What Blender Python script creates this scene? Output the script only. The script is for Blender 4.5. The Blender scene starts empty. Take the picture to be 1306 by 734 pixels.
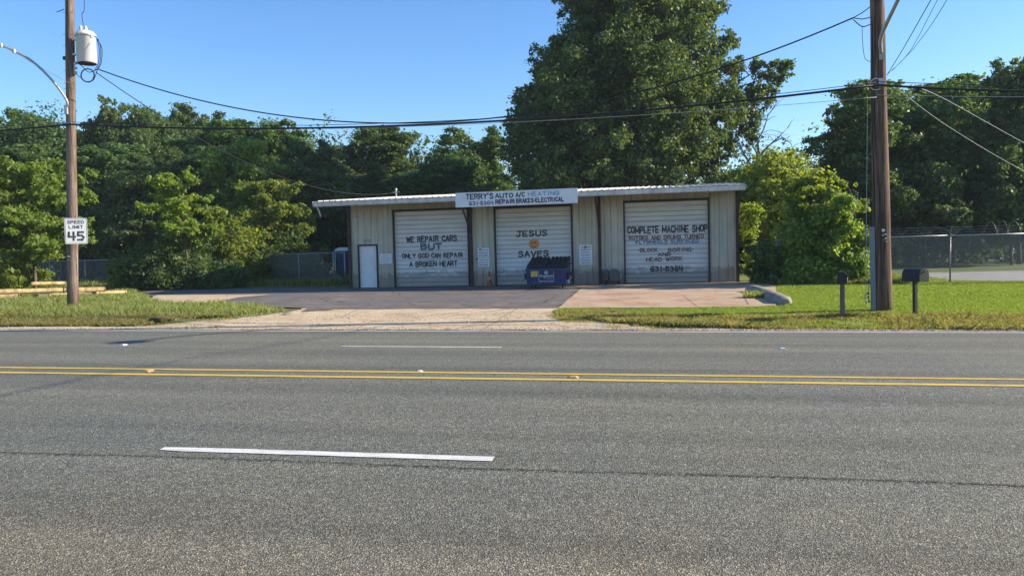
import bpy, bmesh, math, random
import numpy as np
from mathutils import Vector, Matrix

random.seed(7)
RNG = np.random.default_rng(11)
S = bpy.context.scene
COL = S.collection

# ------------------------------------------------------------------ camera
FPX, CX, CY, H0 = 980.0, 653.0, 367.0, 1.58
yaw = math.radians(9.9); pitch = math.atan(45 / 980); rl = math.atan(.025)
fw = np.array([-math.sin(yaw) * math.cos(pitch), math.cos(yaw) * math.cos(pitch), -math.sin(pitch)])
r0 = np.array([math.cos(yaw), math.sin(yaw), 0.0]); u0 = np.cross(r0, fw)
rt = r0 * math.cos(rl) - u0 * math.sin(rl); up = u0 * math.cos(rl) + r0 * math.sin(rl)
CAM = np.array([0, 0, H0])
cd = bpy.data.cameras.new("camera"); cam = bpy.data.objects.new("camera", cd); COL.objects.link(cam)
cam.matrix_world = Matrix(((rt[0], up[0], -fw[0], 0), (rt[1], up[1], -fw[1], 0), (rt[2], up[2], -fw[2], H0), (0, 0, 0, 1)))
cd.sensor_width = 36; cd.lens = FPX / 1306 * 36; cd.clip_end = 5000; cd.clip_start = .05
S.camera = cam

# ------------------------------------------------------------------ light
SUN_AZ, SUN_EL = math.radians(12.5), math.radians(25)
sdir = Vector((math.cos(SUN_AZ) * math.cos(SUN_EL), math.sin(SUN_AZ) * math.cos(SUN_EL), math.sin(SUN_EL)))
w = bpy.data.worlds.new("World"); S.world = w; w.use_nodes = True
nt = w.node_tree; nt.nodes.clear()
sk = nt.nodes.new('ShaderNodeTexSky'); sk.sky_type = 'NISHITA'; sk.sun_disc = False
sk.sun_elevation = SUN_EL; sk.sun_rotation = math.pi / 2 - SUN_AZ
sk.air_density = 1.0; sk.dust_density = .35; sk.ozone_density = 4.0; sk.altitude = 0
bg = nt.nodes.new('ShaderNodeBackground'); bg.inputs[1].default_value = .118
wo = nt.nodes.new('ShaderNodeOutputWorld')
hs_ = nt.nodes.new('ShaderNodeHueSaturation'); hs_.inputs['Saturation'].default_value = 1.17; hs_.inputs['Hue'].default_value = .505
nt.links.new(sk.outputs[0], hs_.inputs['Color']); nt.links.new(hs_.outputs[0], bg.inputs[0]); nt.links.new(bg.outputs[0], wo.inputs[0])
sd = bpy.data.lights.new("sun", 'SUN'); sd.energy = 4.6; sd.angle = math.radians(.5); sd.color = (1, .87, .68)
sun = bpy.data.objects.new("sun", sd); COL.objects.link(sun); sun.location = (40, 10, 30)
sun.rotation_euler = sdir.to_track_quat('Z', 'Y').to_euler()
S.view_settings.view_transform = 'Standard'; S.view_settings.look = 'None'
S.view_settings.exposure = 1.02; S.view_settings.gamma = 1
S.cycles.max_bounces = 6; S.cycles.transparent_max_bounces = 8

# ------------------------------------------------------------------ measuring helpers
def ray(x, y): return fw + (x - CX) / FPX * rt - (y - CY) / FPX * up
def smooth(a, b, v):
    t = np.clip((v - a) / (b - a), 0, 1); return t * t * (3 - 2 * t)
G = .0093
def hgt(X, Y):
    X = np.asarray(X, float); Y = np.asarray(Y, float)
    d = np.abs(Y - 9.53)
    road = -.0195 * np.minimum(d, 7.2) - G * np.clip(X, -60, 60)
    wv = 1 - smooth(17.0, 34.0, Y)
    z = road * wv + .03 * (1 - wv)
    right = smooth(0.5, 5, X) ; left = smooth(-9, -13, X)
    z = z + .10 * smooth(16.8, 18.2, Y) * (1 - smooth(19, 25, Y)) * right * .7
    z = z + .14 * smooth(17.0, 19.0, Y) * (1 - smooth(25, 34, Y)) * left
    z = z - .10 * smooth(1.5, -1, Y)
    return z
def gp(x, y):
    """ground point seen at photo pixel x, y"""
    d = ray(x, y); z = 0.0
    for _ in range(25):
        t = (z - H0) / d[2]; p = CAM + t * d; z = float(hgt(p[0], p[1]))
    return float(p[0]), float(p[1]), z
def at_y(x, y, Y):
    d = ray(x, y); return CAM + d * (Y / d[1])
def at_d(x, y, D): return CAM + D * ray(x, y)

# building frame: local x along the front wall, y into the building, z up
B0 = np.array([-4.5, 35.45, .03]); BA = math.atan(-.03)
bx_ = np.array([math.cos(BA), math.sin(BA), 0]); by_ = np.array([-math.sin(BA), math.cos(BA), 0])
def wl(x, y, off=0.0):
    d = ray(x, y); o = CAM - B0
    t = (off - o @ by_) / (d @ by_); p = o + t * d
    return float(p @ bx_), float(p[2])

# ------------------------------------------------------------------ materials
MATS = {}
def mat(name, rgb, rough=.8, metal=0, spec=.3, noise=0.0, nscale=3.0, bump=0.0, bscale=20.0, var=None, stretch=None):
    if name in MATS: return MATS[name]
    m = bpy.data.materials.new(name); m.use_nodes = True; n = m.node_tree; N = n.nodes; L = n.links
    b = N['Principled BSDF']; b.inputs['Roughness'].default_value = rough; b.inputs['Metallic'].default_value = metal
    b.inputs['Specular IOR Level'].default_value = spec
    b.inputs['Base Color'].default_value = (*rgb, 1)
    tc = N.new('ShaderNodeTexCoord'); src = tc.outputs['Object']
    if stretch:
        mp = N.new('ShaderNodeMapping'); mp.inputs['Scale'].default_value = stretch; L.new(src, mp.inputs[0]); src = mp.outputs[0]
    if noise > 0:
        t = N.new('ShaderNodeTexNoise'); t.inputs['Scale'].default_value = nscale; t.inputs['Detail'].default_value = 8; t.inputs['Roughness'].default_value = .65
        L.new(src, t.inputs['Vector'])
        r = N.new('ShaderNodeValToRGB'); r.color_ramp.elements[0].position = .3; r.color_ramp.elements[1].position = .7
        c0 = var if var else tuple(c * (1 - noise) for c in rgb)
        r.color_ramp.elements[0].color = (*c0, 1); r.color_ramp.elements[1].color = (*[min(1, c * (1 + noise * .5)) for c in rgb], 1)
        L.new(t.outputs['Fac'], r.inputs[0]); L.new(r.outputs[0], b.inputs['Base Color'])
    if bump > 0:
        t2 = N.new('ShaderNodeTexNoise'); t2.inputs['Scale'].default_value = bscale; t2.inputs['Detail'].default_value = 5
        L.new(src, t2.inputs['Vector'])
        bp = N.new('ShaderNodeBump'); bp.inputs['Strength'].default_value = bump; bp.inputs['Distance'].default_value = .02
        L.new(t2.outputs['Fac'], bp.inputs['Height']); L.new(bp.outputs[0], b.inputs['Normal'])
    MATS[name] = m; return m

class NT:
    """small node helper"""
    def __init__(s, name):
        s.m = bpy.data.materials.new(name); s.m.use_nodes = True; s.n = s.m.node_tree; s.b = s.n.nodes['Principled BSDF']
        s.tc = s.n.nodes.new('ShaderNodeTexCoord').outputs['Object']
    def noise(s, scale, detail=6, rough=.6, stretch=None):
        t = s.n.nodes.new('ShaderNodeTexNoise'); t.inputs['Scale'].default_value = scale; t.inputs['Detail'].default_value = detail; t.inputs['Roughness'].default_value = rough
        v = s.tc
        if stretch:
            mp = s.n.nodes.new('ShaderNodeMapping'); mp.inputs['Scale'].default_value = stretch; s.n.links.new(v, mp.inputs[0]); v = mp.outputs[0]
        s.n.links.new(v, t.inputs['Vector']); return t.outputs['Fac']
    def voro(s, scale, out='Color', feature='F1'):
        t = s.n.nodes.new('ShaderNodeTexVoronoi'); t.inputs['Scale'].default_value = scale; t.feature = feature
        s.n.links.new(s.tc, t.inputs['Vector']); return t.outputs[out]
    def ramp(s, src, stops):
        r = s.n.nodes.new('ShaderNodeValToRGB'); e = r.color_ramp.elements
        while len(e) < len(stops): e.new(.5)
        for i, (p, c) in enumerate(stops):
            e[i].position = p; e[i].color = (*c, 1) if len(c) == 3 else c
        s.n.links.new(src, r.inputs[0]); return r.outputs[0]
    def mix(s, fac, a, b, mode='MIX'):
        m = s.n.nodes.new('ShaderNodeMix'); m.data_type = 'RGBA'; m.blend_type = mode
        for v, i in ((fac, 0), (a, 6), (b, 7)):
            if isinstance(v, (int, float)): m.inputs[i].default_value = v
            elif isinstance(v, tuple): m.inputs[i].default_value = (*v, 1)
            else: s.n.links.new(v, m.inputs[i])
        return m.outputs[2]
    def bump(s, src, strength, dist):
        bp = s.n.nodes.new('ShaderNodeBump'); bp.inputs['Strength'].default_value = strength; bp.inputs['Distance'].default_value = dist
        s.n.links.new(src, bp.inputs['Height']); s.n.links.new(bp.outputs[0], s.b.inputs['Normal'])
    def done(s, col, rough=.9, spec=.25):
        s.n.links.new(col, s.b.inputs['Base Color']); s.b.inputs['Roughness'].default_value = rough; s.b.inputs['Specular IOR Level'].default_value = spec
        return s.m
g3 = lambda v: (v, v, v)

def asphalt(name, base, warm, cell=150, contrast=1.0):
    s = NT(name)
    big = s.noise(.35, 4, .6, (.25, 1.4, 1)); fine = s.noise(14, 6, .7)
    c = s.ramp(big, [(.3, tuple(base)), (.7, tuple(warm))])
    sp = s.voro(cell)                                             # single stones
    bw = s.n.nodes.new('ShaderNodeSeparateColor'); s.n.links.new(sp, bw.inputs[0])
    st = s.ramp(bw.outputs[0], [(0, g3(.30)), (.30, g3(.62)), (.5, g3(.92)), (.8, g3(1.15)), (.93, g3(2.1 * contrast)), (1, g3(2.9 * contrast))])
    c = s.mix(.9, c, st, 'MULTIPLY')
    st2 = s.ramp(fine, [(.3, g3(.72)), (.7, g3(1.25))]); c = s.mix(.8, c, st2, 'MULTIPLY')
    tr = s.noise(1.2, 3, .5, (.04, 1.6, 1)); c = s.mix(.7, c, s.ramp(tr, [(.35, g3(.82)), (.65, g3(1.14))]), 'MULTIPLY')
    sx_ = s.n.nodes.new('ShaderNodeSeparateXYZ'); s.n.links.new(s.tc, sx_.inputs[0])
    for off, k in ((0.0, .86), (1.75, .90)):       # polished wheel paths and the oil strip down each lane
        w_ = s.n.nodes.new('ShaderNodeMath'); w_.operation = 'ADD'; s.n.links.new(sx_.outputs[1], w_.inputs[0]); w_.inputs[1].default_value = off
        wn = s.n.nodes.new('ShaderNodeMath'); wn.operation = 'MULTIPLY_ADD'; s.n.links.new(s.noise(.5, 4, .6, (.3, 1, 1)), wn.inputs[0]); wn.inputs[1].default_value = .8; s.n.links.new(w_.outputs[0], wn.inputs[2])
        p_ = s.n.nodes.new('ShaderNodeMath'); p_.operation = 'PINGPONG'; s.n.links.new(wn.outputs[0], p_.inputs[0]); p_.inputs[1].default_value = .875 * 2
        c = s.mix(1.0, c, s.ramp(p_.outputs[0], [(0.0, g3(k)), (.35, g3(1.03)), (1, g3(1.05))]), 'MULTIPLY')
    c = s.mix(s.ramp(s.noise(2.2, 7, .8), [(.66, g3(0)), (.72, g3(.55))]), c, (.05, .048, .045))
    c = s.mix(.7, c, s.ramp(s.noise(.22, 5, .7), [(.35, (.90, .93, 1.0)), (.65, (1.10, 1.03, .94))]), 'MULTIPLY')
    # brown dust and bleeding binder lying along the near edge of the carriageway
    yd = s.n.nodes.new('ShaderNodeMath'); yd.operation = 'MULTIPLY_ADD'; s.n.links.new(s.noise(.6, 6, .7), yd.inputs[0]); yd.inputs[1].default_value = 3.2; s.n.links.new(sx_.outputs[1], yd.inputs[2])
    yn = s.n.nodes.new('ShaderNodeMapRange'); yn.inputs[1].default_value = 5.4; yn.inputs[2].default_value = 7.0; yn.inputs[3].default_value = .75; yn.inputs[4].default_value = 0; s.n.links.new(yd.outputs[0], yn.inputs[0])
    c = s.mix(yn.outputs[0], c, s.mix(1.0, c, (1.12, .97, .86), 'MULTIPLY'))
    c = s.mix(.75, c, s.ramp(s.voro(cell * .42), [(0, g3(.70)), (1, g3(1.28))]), 'MULTIPLY')
    s.bump(s.voro(cell, 'Distance'), .7, .008)
    return s.done(c, .82, .35)
M_ROAD = asphalt('road_asphalt', (.128, .133, .108), (.178, .172, .132), 115, .9)
def _drive():
    s = NT('driveway_asphalt')
    c = s.ramp(s.noise(.8, 8, .7), [(.3, (.11, .098, .092)), (.55, (.155, .138, .128)), (.75, (.26, .22, .18))])
    c = s.mix(.8, c, s.ramp(s.noise(30, 6, .7), [(.3, g3(.6)), (.7, g3(1.35))]), 'MULTIPLY')
    c = s.mix(s.ramp(s.noise(1.7, 5, .6), [(.60, g3(0)), (.66, g3(.7))]), c, (.035, .032, .03))
    c = s.mix(s.ramp(s.noise(.9, 8, .8, (1, 2.2, 1)), [(.56, g3(0)), (.66, g3(.75))]), c, (.40, .32, .23))
    cr = s.n.nodes.new('ShaderNodeTexVoronoi'); cr.feature = 'DISTANCE_TO_EDGE'; cr.inputs['Scale'].default_value = .55
    s.n.links.new(s.tc, cr.inputs['Vector'])
    c = s.mix(s.ramp(cr.outputs['Distance'], [(0, g3(1)), (.012, g3(0))]), c, (.03, .028, .025))
    s.bump(s.noise(60, 4, .6), .4, .01); return s.done(c, .9)
M_DRIVE = _drive()
def _conc(name, a, b, d):
    s = NT(name)
    c = s.ramp(s.noise(.7, 8, .7), [(.28, a), (.5, b), (.72, d)])
    c = s.mix(.7, c, s.ramp(s.noise(7, 8, .75), [(.3, g3(.7)), (.7, g3(1.2))]), 'MULTIPLY')
    c = s.mix(.6, c, s.ramp(s.noise(60, 4, .7), [(.35, g3(.75)), (.7, g3(1.2))]), 'MULTIPLY')
    c = s.mix(s.ramp(s.noise(1.3, 5, .65, (1, 1.6, 1)), [(.60, g3(0)), (.68, g3(.6))]), c, tuple(q * .38 for q in a))
    cr = s.n.nodes.new('ShaderNodeTexVoronoi'); cr.feature = 'DISTANCE_TO_EDGE'; cr.inputs['Scale'].default_value = .30; s.n.links.new(s.tc, cr.inputs['Vector'])
    c = s.mix(s.ramp(cr.outputs['Distance'], [(0, g3(.8)), (.008, g3(0))]), c, tuple(q * .3 for q in a))
    s.bump(s.noise(40, 5, .6), .4, .01); return s.done(c, .92)
M_APRON = _conc('apron_concrete', (.36, .265, .155), (.57, .44, .28), (.65, .52, .34))
M_PAD = _conc('pad_concrete', (.33, .19, .12), (.48, .34, .22), (.56, .44, .31))
M_DIRT = _conc('sandy_dirt', (.28, .195, .125), (.48, .36, .245), (.58, .45, .32))
M_GRAVEL = _conc('pale_gravel', (.24, .23, .21), (.34, .32, .29), (.42, .40, .36))
def _ground():
    s = NT('grassy_soil')
    c = s.ramp(s.noise(.25, 8, .7), [(.3, (.085, .115, .030)), (.5, (.13, .155, .045)), (.75, (.24, .20, .10))])
    c = s.mix(.8, c, s.ramp(s.noise(12, 8, .8), [(.3, g3(.55)), (.7, g3(1.35))]), 'MULTIPLY')
    s.bump(s.noise(18, 6, .7), .8, .05); return s.done(c, 1)
M_GROUND = _ground()
def paint(name, rgb, dirt=(.2, .19, .17), amount=.25, alpha_holes=.43):
    s = NT(name)
    c = s.mix(s.ramp(s.noise(5, 8, .75, (.6, 3, 1)), [(alpha_holes - .06, g3(amount + .3)), (alpha_holes + .1, g3(0.0))]), rgb, dirt)
    c = s.mix(.5, c, s.ramp(s.noise(50, 5, .7), [(.3, g3(.75)), (.7, g3(1.1))]), 'MULTIPLY')
    s.bump(s.voro(90, 'Distance'), .4, .004); return s.done(c, .7)
M_WHITE = paint('white_road_paint', (.74, .73, .69))
M_YELLOW = paint('yellow_road_paint', (.72, .50, .055))
M_DARKSEAM = mat('dark_joint', (.060, .054, .048), .95, noise=.4, nscale=20)

def leaf_mat(name, a, b, yellow, tr=.42, spread=1.0):
    s = NT(name); n = s.n; b_ = s.b
    geo = n.nodes.new('ShaderNodeNewGeometry'); oi = n.nodes.new('ShaderNodeObjectInfo')
    c = s.ramp(geo.outputs['Random Per Island'], [(0, a), (.6, b), (1, yellow)])
    # whole crown hue from object random
    hs = n.nodes.new('ShaderNodeHueSaturation'); n.links.new(c, hs.inputs['Color'])
    mr = n.nodes.new('ShaderNodeMapRange'); mr.inputs[3].default_value = .485; mr.inputs[4].default_value = .515
    n.links.new(oi.outputs['Random'], mr.inputs[0]); n.links.new(mr.outputs[0], hs.inputs['Hue'])
    mv = n.nodes.new('ShaderNodeMapRange'); mv.inputs[3].default_value = 1 - .2 * spread; mv.inputs[4].default_value = 1 + .25 * spread
    nz = s.noise(.45, 3, .5); ad = n.nodes.new('ShaderNodeMath'); ad.operation = 'ADD'; n.links.new(nz, ad.inputs[0]); n.links.new(oi.outputs['Random'], ad.inputs[1])
    m2 = n.nodes.new('ShaderNodeMath'); m2.operation = 'MULTIPLY'; m2.inputs[1].default_value = .5; n.links.new(ad.outputs[0], m2.inputs[0])
    n.links.new(m2.outputs[0], mv.inputs[0]); n.links.new(mv.outputs[0], hs.inputs['Value'])
    n.links.new(hs.outputs[0], b_.inputs['Base Color']); b_.inputs['Roughness'].default_value = .5; b_.inputs['Specular IOR Level'].default_value = .35
    t = n.nodes.new('ShaderNodeBsdfTranslucent')
    tm = s.mix(1.0, hs.outputs[0], (1.5, 1.35, .5), 'MULTIPLY'); n.links.new(tm, t.inputs['Color'])
    mx = n.nodes.new('ShaderNodeMixShader'); mx.inputs[0].default_value = tr
    n.links.new(b_.outputs[0], mx.inputs[1]); n.links.new(t.outputs[0], mx.inputs[2])
    n.links.new(mx.outputs[0], n.nodes['Material Output'].inputs[0])
    return s.m
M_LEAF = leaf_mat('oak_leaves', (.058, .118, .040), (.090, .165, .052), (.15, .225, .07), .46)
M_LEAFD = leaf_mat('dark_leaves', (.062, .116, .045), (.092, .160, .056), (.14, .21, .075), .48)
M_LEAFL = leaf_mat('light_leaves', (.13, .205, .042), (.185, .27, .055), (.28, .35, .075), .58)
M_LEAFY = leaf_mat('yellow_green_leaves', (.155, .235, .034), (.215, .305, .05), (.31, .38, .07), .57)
M_GRASS = leaf_mat('lawn_blades', (.15, .225, .038), (.205, .295, .055), (.30, .36, .11), .48, .8)
M_TALL = leaf_mat('tall_blades', (.15, .205, .055), (.24, .295, .10), (.46, .44, .23), .5, .8)
M_DRY = leaf_mat('rough_blades', (.13, .17, .05), (.26, .26, .10), (.50, .41, .24), .45, .8)
M_BARK = mat('grey_bark', (.13, .105, .08), .95, noise=.45, nscale=3, bump=.8, bscale=12)
M_DEAD = mat('dead_wood', (.30, .275, .235), .95, noise=.3, nscale=3)
def _polewood(name, a, b, c_):
    s = NT(name)
    st = s.noise(16, 8, .75, (1, 1, .035)); c = s.ramp(st, [(.36, a), (.5, b), (.62, c_)])
    c = s.mix(.8, c, s.ramp(s.noise(1.3, 6, .7, (1, 1, .5)), [(.35, g3(.62)), (.65, g3(1.2))]), 'MULTIPLY')
    ck = s.noise(26, 3, .5, (1, 1, .02)); c = s.mix(s.ramp(ck, [(.33, g3(1)), (.38, g3(0))]), c, (.018, .012, .010))
    s.bump(st, .9, .02); return s.done(c, .9)
M_POLE = _polewood('weathered_pole_wood', (.07, .048, .036), (.17, .125, .098), (.27, .205, .165))
M_POLE2 = _polewood('brown_creosoted_wood', (.045, .026, .018), (.13, .080, .058), (.24, .155, .115))
M_GALV = mat('galvanised_steel', (.45, .46, .46), .45, .7, noise=.2, nscale=6)
M_GREYPVC = mat('grey_guard', (.22, .23, .25), .6, noise=.15)
M_CABLE = mat('black_cable', (.018, .018, .02), .6)
M_WIRE = mat('bare_wire', (.42, .43, .44), .5, .3)
M_TANK = mat('pale_grey_enamel', (.62, .64, .64), .35, noise=.08, nscale=3)
def _metal(name, rgb, rust=(.26, .16, .10), streak=(7, 7, .35), dent=.10, grime=1.0, rustlo=.30, base_dirt=True):
    s = NT(name); w3 = s.n.nodes.new('ShaderNodeNewGeometry')
    sep = s.n.nodes.new('ShaderNodeSeparateXYZ'); s.n.links.new(w3.outputs['Position'], sep.inputs[0]); s.tc = w3.outputs['Position']
    c = s.mix(.75 * grime, rgb, s.ramp(s.noise(1.0, 8, .7, streak), [(.32, (.50, .47, .43)), (.5, (.85, .83, .80)), (.66, (1.08, 1.07, 1.05))]), 'MULTIPLY')
    c = s.mix(.6 * grime, c, s.ramp(s.noise(1.1, 6, .65), [(.35, (.70, .68, .64)), (.65, g3(1.08))]), 'MULTIPLY')
    c = s.mix(s.ramp(s.noise(5, 8, .8, (1, 1, .4)), [(rustlo - .03, g3(.75)), (rustlo + .04, g3(0))]), c, rust)
    if base_dirt:   # mud splashed up from the ground, with its own ragged outline
        ad = s.n.nodes.new('ShaderNodeMath'); ad.operation = 'MULTIPLY_ADD'; s.n.links.new(s.noise(4, 6, .7), ad.inputs[0]); ad.inputs[1].default_value = -1.1; s.n.links.new(sep.outputs[2], ad.inputs[2])
        c = s.mix(s.ramp(ad.outputs[0], [(-.0, g3(.62)), (.28, g3(0))]), c, (.16, .125, .09))
    s.bump(s.noise(1.6, 3, .5, (1, 1, .5)), dent, .12); return s.done(c, .5, .4)
M_WALL = _metal('cream_metal', (.58, .55, .455), grime=.75)
M_WALLB = mat('cream_backing', (.40, .37, .29), .7)
M_TRIM = mat('rust_brown_steel', (.070, .040, .036), .7, noise=.4, nscale=5)
M_TRIMD = mat('dark_trim', (.045, .040, .042), .7, noise=.2)
M_FASC = _metal('white_fascia', (.66, .66, .65), streak=(5, 5, .5), rustlo=.33, base_dirt=False)
M_ROOF = _metal('roof_metal', (.66, .64, .60), streak=(6, .3, 1), rustlo=.34, base_dirt=False)
M_DOOR = _metal('white_door_metal', (.70, .70, .685), streak=(.5, 1, 5), dent=.12, rustlo=.27, grime=.45)
M_SIGNW = mat('white_board', (.72, .74, .76), .5, noise=.1, nscale=2)
def _brush(name, rgb, fade=.5):
    fade *= .42
    s = NT(name); g_ = s.n.nodes.new('ShaderNodeNewGeometry'); s.tc = g_.outputs['Position']
    c = s.mix(s.ramp(s.noise(9, 8, .8), [(.40, g3(fade * 1.6)), (.52, g3(0))]), rgb, (.50, .49, .47))
    c = s.mix(s.ramp(s.noise(3.2, 4, .6), [(.35, g3(fade * .6)), (.6, g3(0))]), c, (.34, .33, .33)); return s.done(c, .65)
M_BLACK = _brush('black_sign_paint', (.022, .022, .026), .45)
M_BLUE = _brush('blue_sign_paint', (.070, .115, .21))
M_PBLUE = _brush('pale_blue_paint', (.27, .40, .56), .6)
M_SKYBLUE = _brush('sky_blue_paint', (.13, .23, .36), .55)
M_RED = _brush('dark_red_paint', (.17, .055, .05), .55)
M_ORANGE = _brush('orange_paint', (.52, .26, .10), .4)
M_GREYP = mat('faded_grey_paint', (.30, .30, .30), .6)
M_DUMP = mat('navy_steel', (.022, .050, .16), .45, noise=.3, nscale=2.5, var=(.03, .035, .05))
M_LID = mat('black_lid_plastic', (.014, .018, .024), .55, noise=.3, nscale=4)
M_BLK = mat('black_metal', (.02, .022, .024), .5, noise=.2)
M_RUB = mat('rubber', (.03, .03, .03), .8)
M_CONE = mat('faded_red_orange_plastic', (.42, .085, .05), .6, noise=.3, nscale=6)
M_CART = mat('grey_worn_metal', (.13, .13, .13), .7, noise=.35, nscale=4)
M_KERB = _conc('old_kerb_concrete', (.16, .14, .11), (.28, .25, .21), (.36, .32, .27))
M_PIPE = mat('yellow_rusty_pipe', (.58, .45, .20), .75, noise=.5, nscale=5, var=(.22, .12, .07), bump=.3)
M_POSTW = mat('weathered_post_wood', (.16, .13, .11), .9, noise=.4, nscale=12, stretch=(1, 1, .1))
M_TOILET = mat('blue_plastic', (.014, .035, .10), .5, noise=.15)
M_PWHITE = mat('white_plastic', (.65, .66, .66), .5)
M_PORC = mat('porcelain', (.5, .5, .48), .25)

# ------------------------------------------------------------------ mesh builder
class MB:
    def __init__(s): s.v = []; s.f = []
    def add(s, vs, fs):
        o = len(s.v); s.v += [tuple(float(c) for c in v) for v in vs]; s.f += [tuple(i + o for i in f) for f in fs]; return s
    def box(s, c, d, rot=0.0, rx=0.0):
        hx, hy, hz = d[0] / 2, d[1] / 2, d[2] / 2
        vs = [Vector((sx * hx, sy * hy, sz * hz)) for sz in (-1, 1) for sy in (-1, 1) for sx in (-1, 1)]
        R = Matrix.Rotation(rot, 3, 'Z') @ Matrix.Rotation(rx, 3, 'X')
        vs = [R @ v + Vector(c) for v in vs]
        return s.add(vs, [(0, 2, 3, 1), (4, 5, 7, 6), (0, 1, 5, 4), (2, 6, 7, 3), (0, 4, 6, 2), (1, 3, 7, 5)])
    def bbox(s, c, d, b=.02):
        """box with chamfered vertical and top edges"""
        hx, hy, hz = d[0] / 2, d[1] / 2, d[2] / 2; rings = []
        for z, k in ((-hz, b * .5), (-hz + b * .5, 0), (hz - b, 0), (hz, b)):
            x, y = hx - k, hy - k
            rings.append([(c[0] + px, c[1] + py, c[2] + z) for px, py in ((-x + b, -y), (x - b, -y), (x, -y + b), (x, y - b), (x - b, y), (-x + b, y), (-x, y - b), (-x, -y + b))])
        vs = [p for r in rings for p in r]; fs = []
        for k in range(3):
            for i in range(8): fs.append((k * 8 + i, k * 8 + (i + 1) % 8, k * 8 + 8 + (i + 1) % 8, k * 8 + 8 + i))
        fs += [tuple(range(7, -1, -1)), tuple(range(24, 32))]
        return s.add(vs, fs)
    def tube(s, pts, r, n=8, cap=True):
        pts = [Vector(p) for p in pts]
        rs = r if hasattr(r, '__len__') else [r] * len(pts)
        o = len(s.v); prev = None
        for i, p in enumerate(pts):
            t = (pts[min(i + 1, len(pts) - 1)] - pts[max(i - 1, 0)]).normalized()
            if prev is None:
                a = Vector((0, 0, 1)) if abs(t.z) < .9 else Vector((1, 0, 0)); x = t.cross(a).normalized()
            else: x = (prev - t * prev.dot(t)).normalized()
            prev = x; y = t.cross(x)
            for k in range(n):
                an = 2 * math.pi * k / n; s.v.append(tuple(p + (x * math.cos(an) + y * math.sin(an)) * rs[i]))
        for i in range(len(pts) - 1):
            for k in range(n):
                a = o + i * n + k; b = o + i * n + (k + 1) % n; s.f.append((a, b, b + n, a + n))
        if cap:
            s.f.append(tuple(o + k for k in range(n - 1, -1, -1))); e = o + (len(pts) - 1) * n; s.f.append(tuple(e + k for k in range(n)))
        return s
    def lathe(s, prof, c, n=20):
        o = len(s.v)
        for r, z in prof:
            for k in range(n):
                an = 2 * math.pi * k / n; s.v.append((c[0] + r * math.cos(an), c[1] + r * math.sin(an), c[2] + z))
        for i in range(len(prof) - 1):
            for k in range(n):
                a = o + i * n + k; b = o + i * n + (k + 1) % n; s.f.append((a, b, b + n, a + n))
        s.f.append(tuple(o + k for k in range(n - 1, -1, -1))); e = o + (len(prof) - 1) * n; s.f.append(tuple(e + k for k in range(n)))
        return s
    def prism(s, poly, axis_from, axis_to):
        """poly of 3D points extruded by vector axis_to-axis_from"""
        d = Vector(axis_to) - Vector(axis_from); n = len(poly)
        vs = [Vector(p) for p in poly] + [Vector(p) + d for p in poly]
        return s.add(vs, [tuple(range(n - 1, -1, -1)), tuple(range(n, 2 * n))] + [(i, (i + 1) % n, n + (i + 1) % n, n + i) for i in range(n)])
    def mesh(s, name, m, smooth=False):
        me = bpy.data.meshes.new(name); me.from_pydata(s.v, [], s.f); me.materials.append(m); me.update()
        bm = bmesh.new(); bm.from_mesh(me); bmesh.ops.recalc_face_normals(bm, faces=bm.faces); bm.to_mesh(me); bm.free()
        if smooth:
            for p in me.polygons: p.use_smooth = len(p.vertices) == 4
        return me
    def build(s, name, m, parent=None, smooth=False, loc=None, rot=None, label=None):
        return link(name, s.mesh(name, m, smooth), parent, loc, rot, label)
def link(name, me, parent=None, loc=None, rot=None, label=None):
    o = bpy.data.objects.new(name, me); COL.objects.link(o)
    if parent: o.parent = parent
    if loc is not None: o.location = tuple(float(c) for c in loc)
    if rot is not None: o.rotation_euler = (0, 0, rot)
    if label: o['label'] = label
    return o
def tag(o, label, cat, group=None):
    o['label'] = label; o['category'] = cat
    if group: o['group'] = group
    return o
def thing(name, label, cat, loc=(0, 0, 0), rot=0.0, group=None):
    o = bpy.data.objects.new(name, None); COL.objects.link(o); o.empty_display_size = .2
    o.location = tuple(float(c) for c in loc); o.rotation_euler = (0, 0, rot)
    return tag(o, label, cat, group)
def copy_tree(src, label, loc, rot=0.0, scale=None, group=None):
    r = src.copy(); COL.objects.link(r); r.location = loc; r.rotation_euler = (0, 0, rot)
    if scale: r.scale = scale
    r['label'] = label
    if group: r['group'] = group
    for ch in list(src.children):
        c = ch.copy(); COL.objects.link(c); c.parent = r
        for gch in ch.children:
            d = gch.copy(); COL.objects.link(d); d.parent = c
    return r
def npmesh(name, V, F4, m, smooth=False):
    me = bpy.data.meshes.new(name); k = F4.shape[1]
    me.vertices.add(len(V)); me.vertices.foreach_set('co', V.astype(np.float32).ravel())
    me.loops.add(F4.size); me.loops.foreach_set('vertex_index', F4.astype(np.int32).ravel())
    me.polygons.add(len(F4)); me.polygons.foreach_set('loop_start', (np.arange(len(F4)) * k).astype(np.int32))
    me.polygons.foreach_set('loop_total', np.full(len(F4), k, np.int32))
    me.materials.append(m); me.update(calc_edges=True)
    if smooth: me.polygons.foreach_set('use_smooth', np.ones(len(F4), bool))
    return me

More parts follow.
